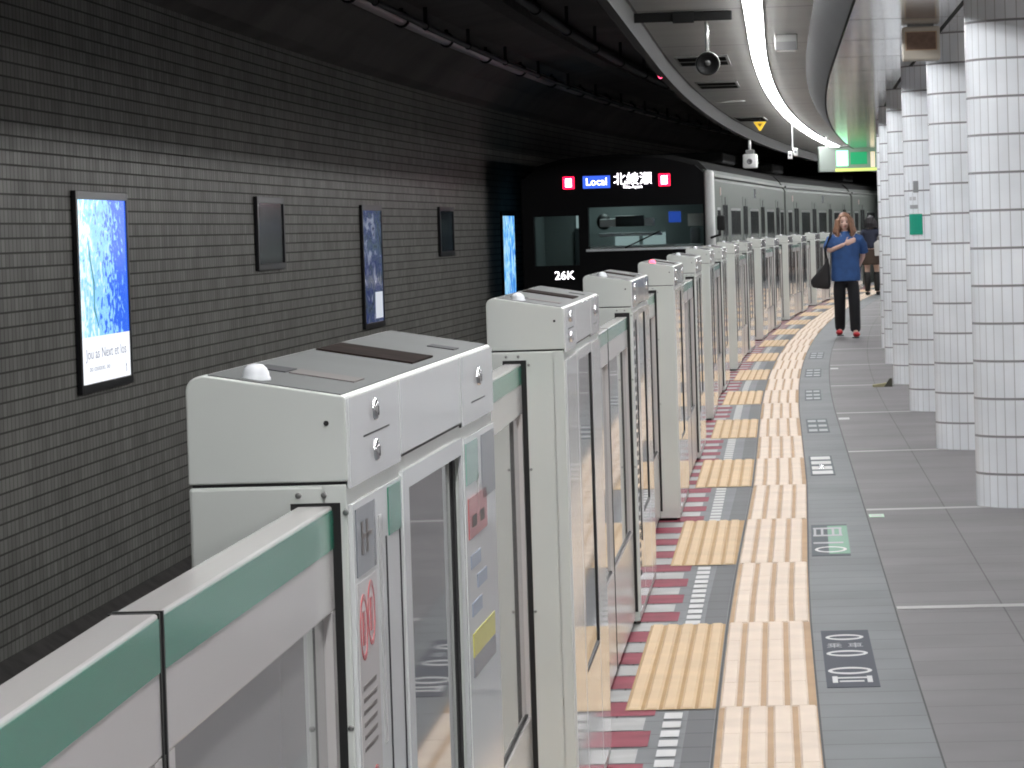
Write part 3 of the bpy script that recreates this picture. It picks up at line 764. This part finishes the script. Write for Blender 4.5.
# ------------------------------------------------------------------ floor stickers
def sticker(t0, d0, d1, ln, lab, base, design):
    p0 = Q(t0, d0); p1 = Q(t0+ln, d0); rz = -math.atan2(p1.x-p0.x, p1.y-p0.y); w = d1-d0
    e = empty('floor_sticker', p0, rz, lab, 'floor marking'); e['group'] = 'queue markings beside the tactile strip'
    b = MB().box(0, w, 0, ln, .0006, .0022).build('backing', base, e)
    def oval(cx, cy, rx, ry, wd, m=m_lbl_white):
        mb = MB(); n = 24; O = []; I = []
        for k in range(n):
            a = 2*pi*k/n
            O.append(mb.bm.verts.new((cx+rx*cos(a), cy+ry*sin(a), .003))); I.append(mb.bm.verts.new((cx+(rx-wd*.7)*cos(a), cy+(ry-wd*2.4)*sin(a), .003)))
        for k in range(n): mb.bm.faces.new((O[k], O[(k+1)%n], I[(k+1)%n], I[k]))
        return mb.build('white_ring', m, b)
    design(w, ln, b, oval); return e
def d_circles(w, ln, b, oval):
    oval(w*.48, ln*.86, w*.40, ln*.055, .02); oval(w*.48, ln*.56, w*.42, ln*.055, .02); oval(w*.48, ln*.26, w*.43, ln*.06, .02)
    text_obj('white_lettering', '乗 車', .16, mat('faded white print', (.27,.28,.30), .5), Mx((w*.46, ln*.70, .003), (1,0,0), (0,1,0)), b, .0003, .36)
    for q in ((.12,.22,.07,.17),(.78,.88,.07,.17),(.22,.78,.135,.155),(.25,.72,.08,.10)):
        MB().box(w*q[0], w*q[1], ln*q[2], ln*q[3], .0022, .003).build('white_mark', m_lbl_white, b)
def d_green(w, ln, b, oval):
    oval(w*.5, ln*.18, w*.42, ln*.09, .02)
    MB().box(w*.45, w, ln*.05, ln*.95, .0022, .0026).build('green_half', mat('green floor print', (.012,.20,.09), .45), b)
    m_ = mat('faded white print', (.27,.28,.30), .5)
    for y in (.36, .60, .84): MB().box(w*.05, w*.85, ln*(y), ln*(y+.05), .0026, .0032).build('white_mark', m_, b)
    for x in (.1,.3,.6,.8): MB().box(w*x-.006, w*x+.006, ln*.65, ln*.84, .0026, .0032).build('white_mark', m_, b)
def d_white(w, ln, b, oval):
    for y in (.05, .28, .55, .80): MB().box(w*.08, w*.92, ln*y, ln*(y+.16), .0022, .003).build('white_mark', m_lbl_white, b)
    MB().box(w*.40, w*.60, ln*.34, ln*.5, .003, .0034).build('dark_mark', m_lbl_grey, b)
def d_bars(w, ln, b, oval):
    for y in (.08, .40, .75):
        for xa in (.08, .54): MB().box(w*xa, w*(xa+.38), ln*y, ln*(y+.15), .0022, .003).build('white_mark', mat('faded white print', (.27,.28,.30), .5), b)
m_stk = mat('slate floor print', (.085,.092,.110), .7, spec=.1)
m_stk2 = mat('grey floor print', (.12,.135,.145), .7, spec=.1)
sticker(12.12, .692, .862, 1.70, 'dark grey floor marking with white ovals, nearest the camera', m_stk, d_circles)
sticker(16.95, .675, .848, 1.75, 'green and white floor marking beside the tactile strip', m_stk2, d_green)
sticker(22.4, .685, .83, 1.85, 'bright white floor marking beyond the green one', m_stk2, d_white)
sticker(27.0, .70, .86, 1.9, 'pale barred floor marking, fourth along the tactile strip', m_stk2, d_bars)
sticker(32.0, .71, .85, 2.0, 'pale barred floor marking, fifth along the tactile strip', m_stk2, d_bars)
sticker(36.9, .70, .86, 2.0, 'faint pale floor marking, sixth along the tactile strip', m_stk2, d_bars)
sticker(41.9, .70, .86, 2.0, 'faint pale floor marking near the walking woman, seventh along the strip', m_stk2, d_bars)
def plate_on_floor(t, d0, d1, ln, lab, m):
    p0 = P(t, d0); e = empty('floor_label', p0, -ang(t), lab, 'floor marking')
    MB().box(0, d1-d0, 0, ln, .0006, .002).build('backing', m, e)
    MB().box((d1-d0)*.15, (d1-d0)*.85, ln*.3, ln*.7, .002, .0026).build('print', m_lbl_white, e)
plate_on_floor(19.10, .95, 1.025, .20, 'small white and green floor label beside the pale strip by the nearest column', mat('pale green label', (.42,.62,.46), .4))
plate_on_floor(28.7, .95, 1.03, .26, 'small white floor label beside the joint line, in front of the third column', m_lbl_white)
plate_on_floor(38.7, .95, 1.03, .3, 'small white floor label far along the joint line', m_lbl_white)
# little wedge by the fourth column
loc, rz = at(34.3, 1.42)
e = empty('door_wedge', loc, rz, 'small dark and yellowish wedge lying at the foot of the fourth column', 'wedge')
MB().prism([(-.10,0),(.03,0),(.03,.035),(-.10,.02)], -.06, .06, 'y', .004).build('yellow_end', mat('khaki', (.30,.28,.16), .6), e)
MB().prism([(.0,.0),(.075,0),(.075,.075),(.055,.075)], -.07, .05, 'y', .004).build('dark_end', mat('dark olive', (.05,.05,.035), .6), e)

# ------------------------------------------------------------------ the train
m_steel = mat('brushed train steel', (.15,.165,.152), .55, spec=.2, vary=.04)
m_mask = mat('black train mask', (.008,.008,.009), .45, spec=.2)
m_tglass = mat('dark train window', (.085,.095,.095), .10)
m_roof = mat('grey roof', (.045,.045,.045), .9, spec=.1)
m_clear = mat('cab glass', (.9,.95,.95), .02, trans=1., ior=1.02)
def car(t0, ln, lab, front):
    p0, p1 = P(t0, -2.31), P(t0+ln, -2.31); rz = -math.atan2(p1.x-p0.x, p1.y-p0.y)
    p0.z = .03
    e = empty('train_car', p0, rz, lab, 'train car')
    y0 = .30 if front else 0.
    W = 1.40
    sh = MB()
    # right and left walls with a slight tumblehome at the top
    for s in (1, -1):
        sh.prism([(s*W,-.35),(s*W,2.12),(s*(W-.10),2.30),(s*(W-.16),2.30),(s*(W-.07),2.10),(s*(W-.07),-.35)], y0, ln, 'y')
    sh.box(-W+.06, W-.06, y0, ln, -.40, -.30)
    sh.box(-W+.06, W-.06, ln-.08, ln, -.30, 2.28)
    sh.build('body_shell', m_steel, e)
    MB().box(-W+.2, W-.2, y0+.4, ln-.3, -1.05, -.40).build('underframe', m_dark, e)
    MB().prism([(-W+.10,2.30),(W-.10,2.30),(W-.22,2.42),(W-.6,2.52),(0,2.56),(-W+.6,2.52),(-W+.22,2.42)], y0, ln, 'y').build('roof', m_roof, e)
    MB().box(W-.11, W+.015, y0, ln, 2.185, 2.225).build('gutter', mat('pale gutter', (.24,.25,.24), .4, spec=.3), e)
    for a, b in ((9.2, 12.4),) if front else ((2.6, 5.2),):
        MB().box(-.9, .95, a, b, 2.53, 2.72, .04).build('roof_unit', m_roof, e)
    # doors and windows on the platform side
    doors = [2.6+4.94*i for i in range(4)]
    for dy in doors:
        d = MB().box(W-.03, W+.004, dy-.66, dy+.66, -.05, 1.93).build('door', mat('door steel', (.13,.145,.135), .55, spec=.2), e)
        for a, b in ((dy-.53, dy-.10),(dy+.10, dy+.53)):
            MB().box(W, W+.008, a, b, .75, 1.78, .0).build('door_window', m_tglass, d)
        MB().box(W, W+.010, dy-.02, dy+.02, -.03, 1.90).build('door_seam', m_dark, d)
    wins = [(0.9,1.5)] if front else [(.5,1.4)]
    wins += [(dd+1.35, dd+3.6) for dd in doors[:3]] + [(doors[3]+1.0, min(ln-.3, doors[3]+2.1))]
    for a, b in wins:
        f = MB().box(W-.02, W+.005, a-.04, b+.04, .68, 1.74).build('window_frame', mat('window trim', (.30,.31,.31), .3, metal=.4), e)
        MB().box(W, W+.008, a, b, .72, 1.70).build('window_glass', m_tglass, f)
    MB().box(W-.02, W+.006, 1.6, 1.75, 1.92, 2.04).build('side_lamp', mat('pale lamp', (.6,.45,.4), .4), e)
    MB().box(W-.02, W+.006, 10.0, 10.5, 1.92, 2.08).build('side_sign', m_lbl_grey, e)
    MB().box(W-.01, W+.003, 0.4, ln-.2, .45, .60).build('colour_band', mat('green band', (.03,.32,.2), .3), e)
    return e
c1 = car(55., 19.9, 'train car with black front and lit red tail lamps, nearest of the train', True)
car(75.3, 19.9, 'second train car, mostly behind the walking woman', False)
car(95.6, 19.9, 'third train car, at the far end of the curving platform', False)
# front end of the first car
fr = MB()
y0, y1 = .10, .30
for x0, x1, z0, z1 in ((-1.38,-1.23,-.5,1.79),(-1.23,-.57,-.5,.96),(-1.23,-.57,1.68,1.79),(-.57,-.43,-.5,1.79),(-.43,1.25,-.5,1.18),(1.25,1.30,-.5,1.79)):
    fr.box(x0, x1, y0, y1, z0, z1)
fr.prism([(-1.38,1.79),(1.30,1.79),(1.30,2.22),(1.15,2.36),(.7,2.48),(0,2.52),(-.7,2.48),(-1.2,2.36),(-1.38,2.22)], y0, y1, 'y')
mask = fr.build('front_mask', m_mask, c1)
pil = MB().box(1.275, 1.41, .06, .32, -.40, 2.28, .045, 3).build('corner_pillar', mat('white pillar', (.70,.71,.70), .35), c1, True)
MB().box(-1.41, -1.36, .10, .32, -.40, 2.25, .02).build('corner_pillar', m_mask, c1)
dw = MB().box(-1.25, -.55, .16, .18, .94, 1.70).build('front_door_window', m_clear, c1)
MB().box(-.45, 1.27, .15, .17, 1.16, 1.81).build('windshield', m_clear, c1)
MB().box(-.47, 1.27, .085, .105, 1.15, 1.185).build('windshield_ledge', mat('bright ledge', (.88,.93,.94), .5), c1)
MB().tube([(.10,.075,1.19),(.62,.075,1.42)], .012, 6).build('wiper', m_dark, c1)
MB().tube([(1.36,.02,1.30),(1.50,-.06,1.34),(1.50,-.06,1.55)], .02, 6).build('mirror_arm', m_dark, c1)
MB().box(1.46, 1.58, -.10, -.04, 1.40, 1.62, .025).build('side_mirror', m_dark, c1)
for x in (-.70, .70):
    t_ = MB().box(x-.085, x+.085, .085, .105, 2.07, 2.25, .01).build('tail_lamp', mat('lit red lamp', (.5,.01,.02), .3, emit=(1.,.01,.06), es=3.2), c1)
    MB().box(x-.045, x+.045, .078, .086, 2.10, 2.22, .005).build('lamp_core', mat('lit pink core', (.6,.3,.3), .3, emit=(1.,.55,.62), es=9.), t_)
sg = MB().box(-.50, .56, .085, .105, 2.05, 2.27).build('destination_sign', mat('sign glass', (.015,.012,.02), .15), c1)
MB().box(-.49, -.09, .078, .086, 2.07, 2.25).build('blue_field', mat('lit blue field', (.02,.05,.3), .3, emit=(.05,.14,.85), es=1.2), sg)
m_led = mat('lit white lettering', (.8,.8,.8), .3, emit=(1.,.95,1.), es=5.)
text_obj('service_text', 'Local', .15, m_led, Mx((-.29,.076,2.16), (1,0,0), (0,0,1)), sg, .001)
text_obj('destination_text', '北綾瀬', .19, m_led, Mx((.24,.076,2.18), (1,0,0), (0,0,1)), sg, .001)
text_obj('destination_text', 'Kita-Ayase', .065, m_led, Mx((.24,.076,2.075), (1,0,0), (0,0,1)), sg, .001)
text_obj('run_number', '26K', .17, m_led, Mx((-.80,.095,.81), (1,0,0), (0,0,1)), c1, .001, 1.05)
# cab interior
m_cabw = mat('grey cab lining', (.20,.23,.23), .5)
cab = MB(); cab.box(-1.3, 1.25, 1.75, 1.80, 0, 2.25); cab.box(-1.30,-1.26,.30,1.75,0,2.25); cab.box(-1.3,1.25,.30,1.75,2.20,2.25)
cab.build('cab_wall', m_cabw, c1)
MB().box(-.38, 1.22, .36, .80, .70, 1.20, .03).build('console', mat('dark console', (.05,.055,.06), .4), c1)
MB().box(-.30, .50, .45, .62, 1.50, 1.62, .02).build('console_shelf', mat('grey shelf', (.70,.73,.75), .4), c1)
MB().box(-.33, .60, .60, .66, 1.36, 1.41, .01).build('console_rail', mat('grey rail', (.75,.78,.8), .4), c1)
MB().box(-.06, .36, .40, .46, 1.50, 1.66, .01).build('instrument_box', mat('dark instrument', (.04,.045,.05), .3), c1)
MB().box(-.42, 1.22, .185, .36, 1.19, 1.225, .01).build('console_top', mat('pale console top', (.78,.85,.86), .4), c1)
m_teal = mat('lit saloon window', (.1,.12,.12), .3, emit=(.50,.66,.66), es=.42)
MB().box(-.20, .16, 1.72, 1.752, 1.21, 1.40).build('cab_rear_window', m_teal, c1)
MB().box(.22, .56, 1.72, 1.752, 1.21, 1.40).build('cab_rear_window', m_teal, c1)
MB().box(-.78, -.58, 1.72, 1.752, 1.50, 1.72).build('cab_rear_window', m_teal, c1)
MB().box(-.80, -.60, 1.70, 1.752, .6, 1.48).build('cab_rear_door', mat('dark cab door', (.05,.06,.065), .4), c1)
MB().box(.72, .90, .40, .44, 1.54, 1.70, .01).build('screen', mat('lit blue screen', (.02,.03,.1), .2, emit=(.03,.10,.55), es=.6), c1)
MB().box(1.00, 1.24, .40, .42, 1.48, 1.66).build('paper', mat('pale paper', (.85,.85,.83), .6), c1)
MB().box(1.02, 1.16, .50, .70, 1.20, 1.46, .03).build('seat_back', mat('grey seat', (.30,.31,.32), .6), c1)
MB().ball((-.28,.9,1.58), .11, 1, 1, 1.1).build('cab_fan', mat('black fan', (.02,.02,.02), .5), c1, True)
ld = bpy.data.lights.new('cab_lamp', 'AREA'); ld.energy = 5.5; ld.size = .5; ld.color = (.8,1.,.97)
lo = bpy.data.objects.new('cab_lamp', ld); COL.objects.link(lo); lo.parent = c1; lo.location = (-.1, 1.0, 2.17)

# ------------------------------------------------------------------ people
def skin(verts, edges, radii, levels=2):
    me = bpy.data.meshes.new('sk'); me.from_pydata(verts, edges, []); me.update()
    o = bpy.data.objects.new('sk', me); COL.objects.link(o)
    md = o.modifiers.new('s', 'SKIN'); md.use_smooth_shade = True
    me.skin_vertices[0].data[0].use_root = True
    for i, r in enumerate(radii):
        r = r if isinstance(r, tuple) else (r, r)
        me.skin_vertices[0].data[i].radius = r
        me.skin_vertices[0].data[i].use_root = (i == 0)
    sb = o.modifiers.new('u', 'SUBSURF'); sb.levels = levels; sb.render_levels = levels
    bpy.context.view_layer.update()
    r = bpy.data.meshes.new_from_object(o.evaluated_get(bpy.context.evaluated_depsgraph_get()))
    bpy.data.objects.remove(o); bpy.data.meshes.remove(me)
    return r
def chain(ch):
    """ch: list of chains; each a list of (x,y,z,r) ; a leading int refers to an earlier vertex"""
    V, E, R = [], [], []
    for c in ch:
        prev = None
        for q in c:
            if isinstance(q, int): prev = q; continue
            V.append(q[:3]); R.append(q[3])
            if prev is not None: E.append((prev, len(V)-1))
            prev = len(V)-1
    return V, E, R
def remesh(meshes, name, m, parent, vox):
    bm = bmesh.new()
    for me in meshes: bm.from_mesh(me)
    me = bpy.data.meshes.new(name); bm.to_mesh(me); bm.free()
    o = bpy.data.objects.new(name, me); COL.objects.link(o)
    rm = o.modifiers.new('r', 'REMESH'); rm.mode = 'VOXEL'; rm.voxel_size = vox
    sm = o.modifiers.new('c', 'SMOOTH'); sm.iterations = 2; sm.factor = .4
    bpy.context.view_layer.update()
    r = bpy.data.meshes.new_from_object(o.evaluated_get(bpy.context.evaluated_depsgraph_get()))
    bpy.data.objects.remove(o)
    for p in r.polygons: p.use_smooth = True
    r.materials.clear(); r.materials.append(m); r.name = name
    b = bpy.data.objects.new(name, r); COL.objects.link(b); b.parent = parent
    return b
def loft(rings, n=24):
    mb = MB(); rs = [[mb.bm.verts.new((x+rx*cos(2*pi*k/n), y+ry*sin(2*pi*k/n), z)) for k in range(n)] for x, y, z, rx, ry in rings]
    for A, B in zip(rs, rs[1:]):
        for k in range(n): mb.bm.faces.new((A[k], A[(k+1)%n], B[(k+1)%n], B[k]))
    mb.bm.faces.new(rs[0][::-1]); mb.bm.faces.new(rs[-1])
    return mb.mesh('loft')
def hand(wr, dirv, side, palm_n):
    """palm and five fingers from the wrist along dirv"""
    w = Vector(wr); d = Vector(dirv).normalized(); n = Vector(palm_n).normalized(); s = d.cross(n).normalized()*side; n = s.cross(d).normalized()*side
    out = []
    mb = MB(); M_ = Matrix.Identity(4)
    q = bmesh.ops.create_uvsphere(mb.bm, u_segments=12, v_segments=8, radius=1)
    for v in q['verts']:
        c = v.co.copy(); v.co = w + d*(.045+c.x*.052) + s*(c.y*.040) + n*(c.z*.015)
    out.append(mb.mesh('palm'))
    for k, (off, ln) in enumerate(((.028,.066),(.010,.075),(-.009,.070),(-.027,.054))):
        b = w + d*.082 + s*off
        mb = MB(); pts = [b, b+d*ln*.45+n*.004, b+d*ln*.75+n*.016, b+d*ln*.93+n*.032]
        mb.tube(pts, [.0085,.0082,.0075,.0055], 8); out.append(mb.mesh('finger'))
    b = w + d*.030 + s*.034
    mb = MB(); mb.tube([b, b+(d*.4+s*.6)*.035, b+(d*.75+s*.5)*.058+n*.01], [.011,.0095,.007], 8); out.append(mb.mesh('thumb'))
    return out
def person(name, loc, rz, label, sk_, hair_c, top_m, low_m, shoe_m, style):
    e = empty(name, loc, rz, label, 'person')
    skin_m = mat('skin_'+style, sk_, .5)
    # skeleton (faces -y)
    walk = style == 'walker'
    hipL, hipR = (.085,0,.84), (-.085,.0,.84)
    if walk:
        kneeL, ankL = (.10,-.09,.46), (.105,-.10,.09); kneeR, ankR = (-.085,.02,.47), (-.09,.16,.115)
        elR, wrR = (-.215,-.06,1.12), (.0,-.20,1.215); elL, wrL = (.235,.08,1.06), (.16,.18,.90)
    else:
        kneeL, ankL = (.09,.02,.46), (.09,.03,.09); kneeR, ankR = (-.09,-.06,.46), (-.09,-.05,.09)
        elR, wrR = (-.22,.0,1.06), (-.17,-.16,.95); elL, wrL = (.22,0,1.06), (.18,-.16,.98)
    V = [
        [(0,.0,.88,(.125,.10)), (0,-.005,1.02,(.115,.085)), (0,.0,1.18,(.135,.095)), (0,.005,1.285,(.115,.075)), (0,.01,1.36,.045), (0,0,1.43,.045)],
        [3, (-.155,.005,1.30,.052), (*elR,.036), (*wrR,.024)],
        [3, (.155,.005,1.30,.052), (*elL,.036), (*wrL,.024)],
        [0, (*hipL,.085), (*kneeL,.055), (*ankL,.036), (ankL[0]+.01,ankL[1]-.11,ankL[2]-.055,.030)],
        [0, (*hipR,.085), (*kneeR,.055), (*ankR,.036), (ankR[0]-.01,ankR[1]-.11,ankR[2]-.06,.030)]]
    bodies = [skin(*chain(V), levels=2)]
    hd = MB(); q = bmesh.ops.create_uvsphere(hd.bm, u_segments=24, v_segments=18, radius=1)
    for v in q['verts']:
        c = v.co.copy(); x, y, z = c.x*.076, c.y*.092, c.z*.112
        if z < -.02: k = 1-.45*min(1, (-z-.02)/.09); x *= k
        if y < 0 and z < -.06: y *= .92
        # brow, sockets, cheeks
        if y < -.05 and .0 < z < .03 and .018 < abs(x) < .05: y += .010
        v.co = Vector((x, y, z+1.490))
    bodies.append(hd.mesh('head'))
    no = MB(); no.prism([(-.013,1.455),(.013,1.455),(.006,1.505),(-.006,1.505)], -.088, -.088, 'y') if False else no.ball((0,-.096,1.468), .014, .9, 1.2, 1.1, 10); no.ball((0,-.090,1.486), .009, .8, 1.1, 2.0, 10); bodies.append(no.mesh('nose'))
    for s in (-1,1):
        ea = MB(); ea.ball((s*.077,.008,1.482), .022, .35, .7, 1.2, 10); bodies.append(ea.mesh('ear'))
    dR = Vector((.14,-.02,.055)) if walk else Vector((.0,-.10,-.02))
    bodies += hand(wrR, dR, 1, (0,1,0))
    bodies += hand(wrL, Vector((-.1,.0,-.09)) if walk else Vector((0,-.1,-.02)), 1, (0,1,0))
    remesh(bodies, 'body', skin_m, e, .0075)
    for s in (-1,1):
        ey = MB().ball((s*.030,-.084,1.494), .011, 1.3, .5, .7, 10).build('eye', mat('dark eye', (.03,.02,.02), .2), e, True)
        MB().tube([(s*.014,-.090,1.512),(s*.032,-.090,1.516),(s*.048,-.080,1.510)], .003, 6).build('eyebrow', mat('brow_'+style, tuple(c*.6 for c in hair_c), .7), e)
    MB().ball((0,-.088,1.436), .014, 1.5, .6, .45, 10).build('mouth', mat('lips', (.42,.14,.13), .5), e, True)
    # hair: cap plus locks to the shoulders
    hb = MB(); q = bmesh.ops.create_uvsphere(hb.bm, u_segments=24, v_segments=16, radius=1)
    for v in q['verts']:
        c = v.co.copy(); x, y, z = c.x*.095, c.y*.108+.014, c.z*.122
        if y < -.035 and z < .062: y = -.035
        v.co = Vector((x, y, z+1.502))
    hs = [hb.mesh('cap')]
    bottom = 1.30 if walk else 1.36
    for s in (-1,1):
        for k, (yy, dx) in enumerate(((-.060,.066),(-.035,.082),(.0,.09),(.04,.085),(.075,.055))):
            lk = MB(); w = .006*((k*7) % 3)
            lk.tube([(s*dx*.6,yy*.8,1.575),(s*(dx+.006),yy,1.52),(s*(dx+.018),yy+.004,1.44),(s*(dx+.030+w),yy,1.37),(s*(dx+.014),yy-.006,bottom+w)], [.022,.026,.028,.028,.012], 8)
            hs.append(lk.mesh('lock'))
    for k in (-1,0,1):
        lk = MB(); lk.tube([(k*.04,.08,1.58),(k*.045,.10,1.46),(k*.05,.095,bottom)], [.03,.04,.02], 8); hs.append(lk.mesh('lock'))
    remesh(hs, 'hair', mat('hair_'+style, hair_c, .55, vary=.25, vscale=30), e, .008)
    # shirt
    if walk:
        sv = [[(0,.0,.74,(.185,.135)), (0,.0,.90,(.175,.13)), (0,.0,1.06,(.165,.125)), (0,.0,1.20,(.165,.12)), (0,.01,1.295,(.120,.085)), (0,.012,1.345,(.062,.055))],
              [4, (-.165,.005,1.295,.070), (-.21,-.03,1.185,.068), (-.19,-.09,1.125,.062)], [4, (.165,.005,1.295,.070), (.215,.03,1.19,.068), (.232,.06,1.09,.064)]]
    else:
        sv = [[(0,.0,.90,(.15,.11)), (0,.0,1.06,(.145,.11)), (0,.0,1.20,(.155,.11)), (0,.01,1.295,(.115,.08)), (0,.012,1.345,(.06,.05))],
              [3, (-.165,.005,1.295,.066), (*elR,.052), (-.18,-.12,.97,.044)], [3, (.165,.005,1.295,.066), (*elL,.052), (.19,-.12,1.0,.044)]]
    if walk:
        parts = [loft([(0,.0,.735,.185,.150),(0,.0,.80,.190,.150),(0,-.005,.95,.180,.145),(0,-.01,1.10,.178,.145),(0,-.005,1.22,.185,.130),(0,.005,1.285,.165,.105),(0,.010,1.315,.125,.100),(0,.010,1.345,.080,.080),(0,.012,1.375,.060,.062)])]
        for sd, el in ((-1, elR), (1, elL)):
            m_ = MB(); m_.tube([(sd*.12,.005,1.275),(sd*.185,.0,1.262),((sd*.19+el[0])/2+sd*.01,el[1]*.5,1.19),(el[0]+sd*.005,el[1]*.95,el[2]+.035)], [.075,.070,.068,.064], 14); parts.append(m_.mesh('sleeve'))
        remesh(parts, 'shirt', top_m, e, .010)
    else: remesh([skin(*chain(sv), levels=2)], 'shirt', top_m, e, .010)
    if walk:
        MB().tube([(-.055,-.06,1.355),(-.03,-.115,1.24),(.0,-.135,1.10),(.015,-.14,.99)], .0035, 6).build('necklace_cord', mat('pale cord', (.6,.6,.62), .4), e)
        tv = [[(0,.0,.88,(.150,.12)), (0,.0,.80,(.155,.12))],
              [1, (.090,0,.76,.098), (kneeL[0],kneeL[1]+.005,kneeL[2],.082), (ankL[0],ankL[1]+.015,.13,.074), (ankL[0],ankL[1]+.015,.065,.072)],
              [1, (-.090,0,.76,.098), (kneeR[0],kneeR[1]+.005,kneeR[2],.082), (ankR[0],ankR[1],.16,.074), (ankR[0],ankR[1],.075,.070)]]
        remesh([skin(*chain(tv), levels=2)], 'trousers', low_m, e, .010)
    else:
        MB().lathe([(.135,.94),(.165,.86),(.20,.66),(.205,.62),(.19,.62),(.15,.86)], 24, Matrix.Diagonal((1,.8,1,1))).build('skirt', low_m, e, True)
        for kn, an in ((kneeL,ankL),(kneeR,ankR)):
            MB().tube([(kn[0],kn[1],kn[2]+.01),(kn[0],kn[1]+.01,.36),(an[0],an[1]+.012,.26),(an[0],an[1],.09)], [.066,.068,.066,.052], 12).build('boot_shaft', shoe_m, e, True)
    for an in (ankL, ankR):
        zz = an[2]-.09
        sh = MB(); sh.ball((an[0]+(.012 if an[0]>0 else -.012), an[1]-.055, zz+.045), .05, .95, 2.45, .70, 16)
        for v in sh.bm.verts: v.co.z = max(v.co.z, zz+.004)
        so = sh.build('shoe', shoe_m, e, True)
        MB().box(an[0]-.045, an[0]+.045, an[1]-.165, an[1]+.055, zz, zz+.012, .005).build('sole', m_dark, so)
    return e
m_navy = mat('blue cotton', (.030,.085,.24), .8, vary=.15, vscale=12)
m_black = mat('black cloth', (.010,.010,.013), .85)
t_w, d_w = 49.23, 1.08
pw = person('person', P(t_w,d_w), -ang(t_w)+.02, 'woman with reddish hair in blue top, black trousers and red shoes walking toward the camera', (.62,.42,.35), (.25,.135,.085), m_navy, m_black, mat('red shoe', (.50,.03,.04), .45), 'walker')
person('person', P(77.3,.66), -ang(77)+pi*.94, 'person in dark clothes and high boots half hidden behind the walking woman and the columns', (.60,.42,.34), (.02,.018,.02), mat('dark navy cloth', (.03,.035,.06), .8), mat('brown black skirt', (.06,.04,.03), .8), mat('black boot', (.015,.015,.015), .5), 'walker_far')
# black shoulder bag carried by the woman
b0 = P(t_w, d_w)
e = empty('shoulder_bag', b0, -ang(t_w)+.02, 'large black bag hanging from the shoulder of the woman in the blue top', 'bag')
mb = MB(); mb.prism([(-.44,.66),(-.22,.63),(-.20,.67),(-.205,.95),(-.235,1.08),(-.275,.95),(-.38,.84),(-.455,.76)], -.09, .09, 'y', .03)
mb.build('bag_body', mat('black bag leather', (.013,.012,.013), .5), e, True)
MB().tube([(-.240,-.05,1.02),(-.262,-.10,1.15),(-.20,-.12,1.29),(-.165,.0,1.372),(-.20,.10,1.28),(-.262,.10,1.14),(-.235,.05,1.02)], .014, 8).build('strap', m_black, e, True)
# white carrier held by the far person
b1 = P(77.3, .66)
e = empty('carrier_bag', P(77.0,.86)+Vector((0,0,0)), -ang(77), 'pale carrier bag held by the half hidden person behind the woman', 'bag')
MB().prism([(-.12,.80),(.12,.80),(.13,1.06),(.05,1.12),(-.05,1.12),(-.13,1.06)], -.05, .05, 'y', .015).build('bag_body', mat('pale bag', (.6,.6,.58), .6), e)
MB().tube([(-.06,0,1.10),(-.04,0,1.2),(.04,0,1.2),(.06,0,1.10)], .008, 6).build('bag_handle', mat('pale bag', (.6,.6,.58), .6), e)

# ------------------------------------------------------------------ world and view
w = bpy.data.worlds.new('world'); S.world = w; w.use_nodes = True
w.node_tree.nodes['Background'].inputs[0].default_value = (.02,.02,.022,1)
w.node_tree.nodes['Background'].inputs[1].default_value = .2
S.view_settings.view_transform = 'Standard'; S.view_settings.look = 'None'
S.view_settings.gamma = 1; S.view_settings.use_curve_mapping = False
S.view_settings.exposure = 0.0
S.cycles.filter_width = 1.9
S.cycles.max_bounces = 10; S.cycles.diffuse_bounces = 5; S.cycles.glossy_bounces = 5
S.cycles.sample_clamp_indirect = 6
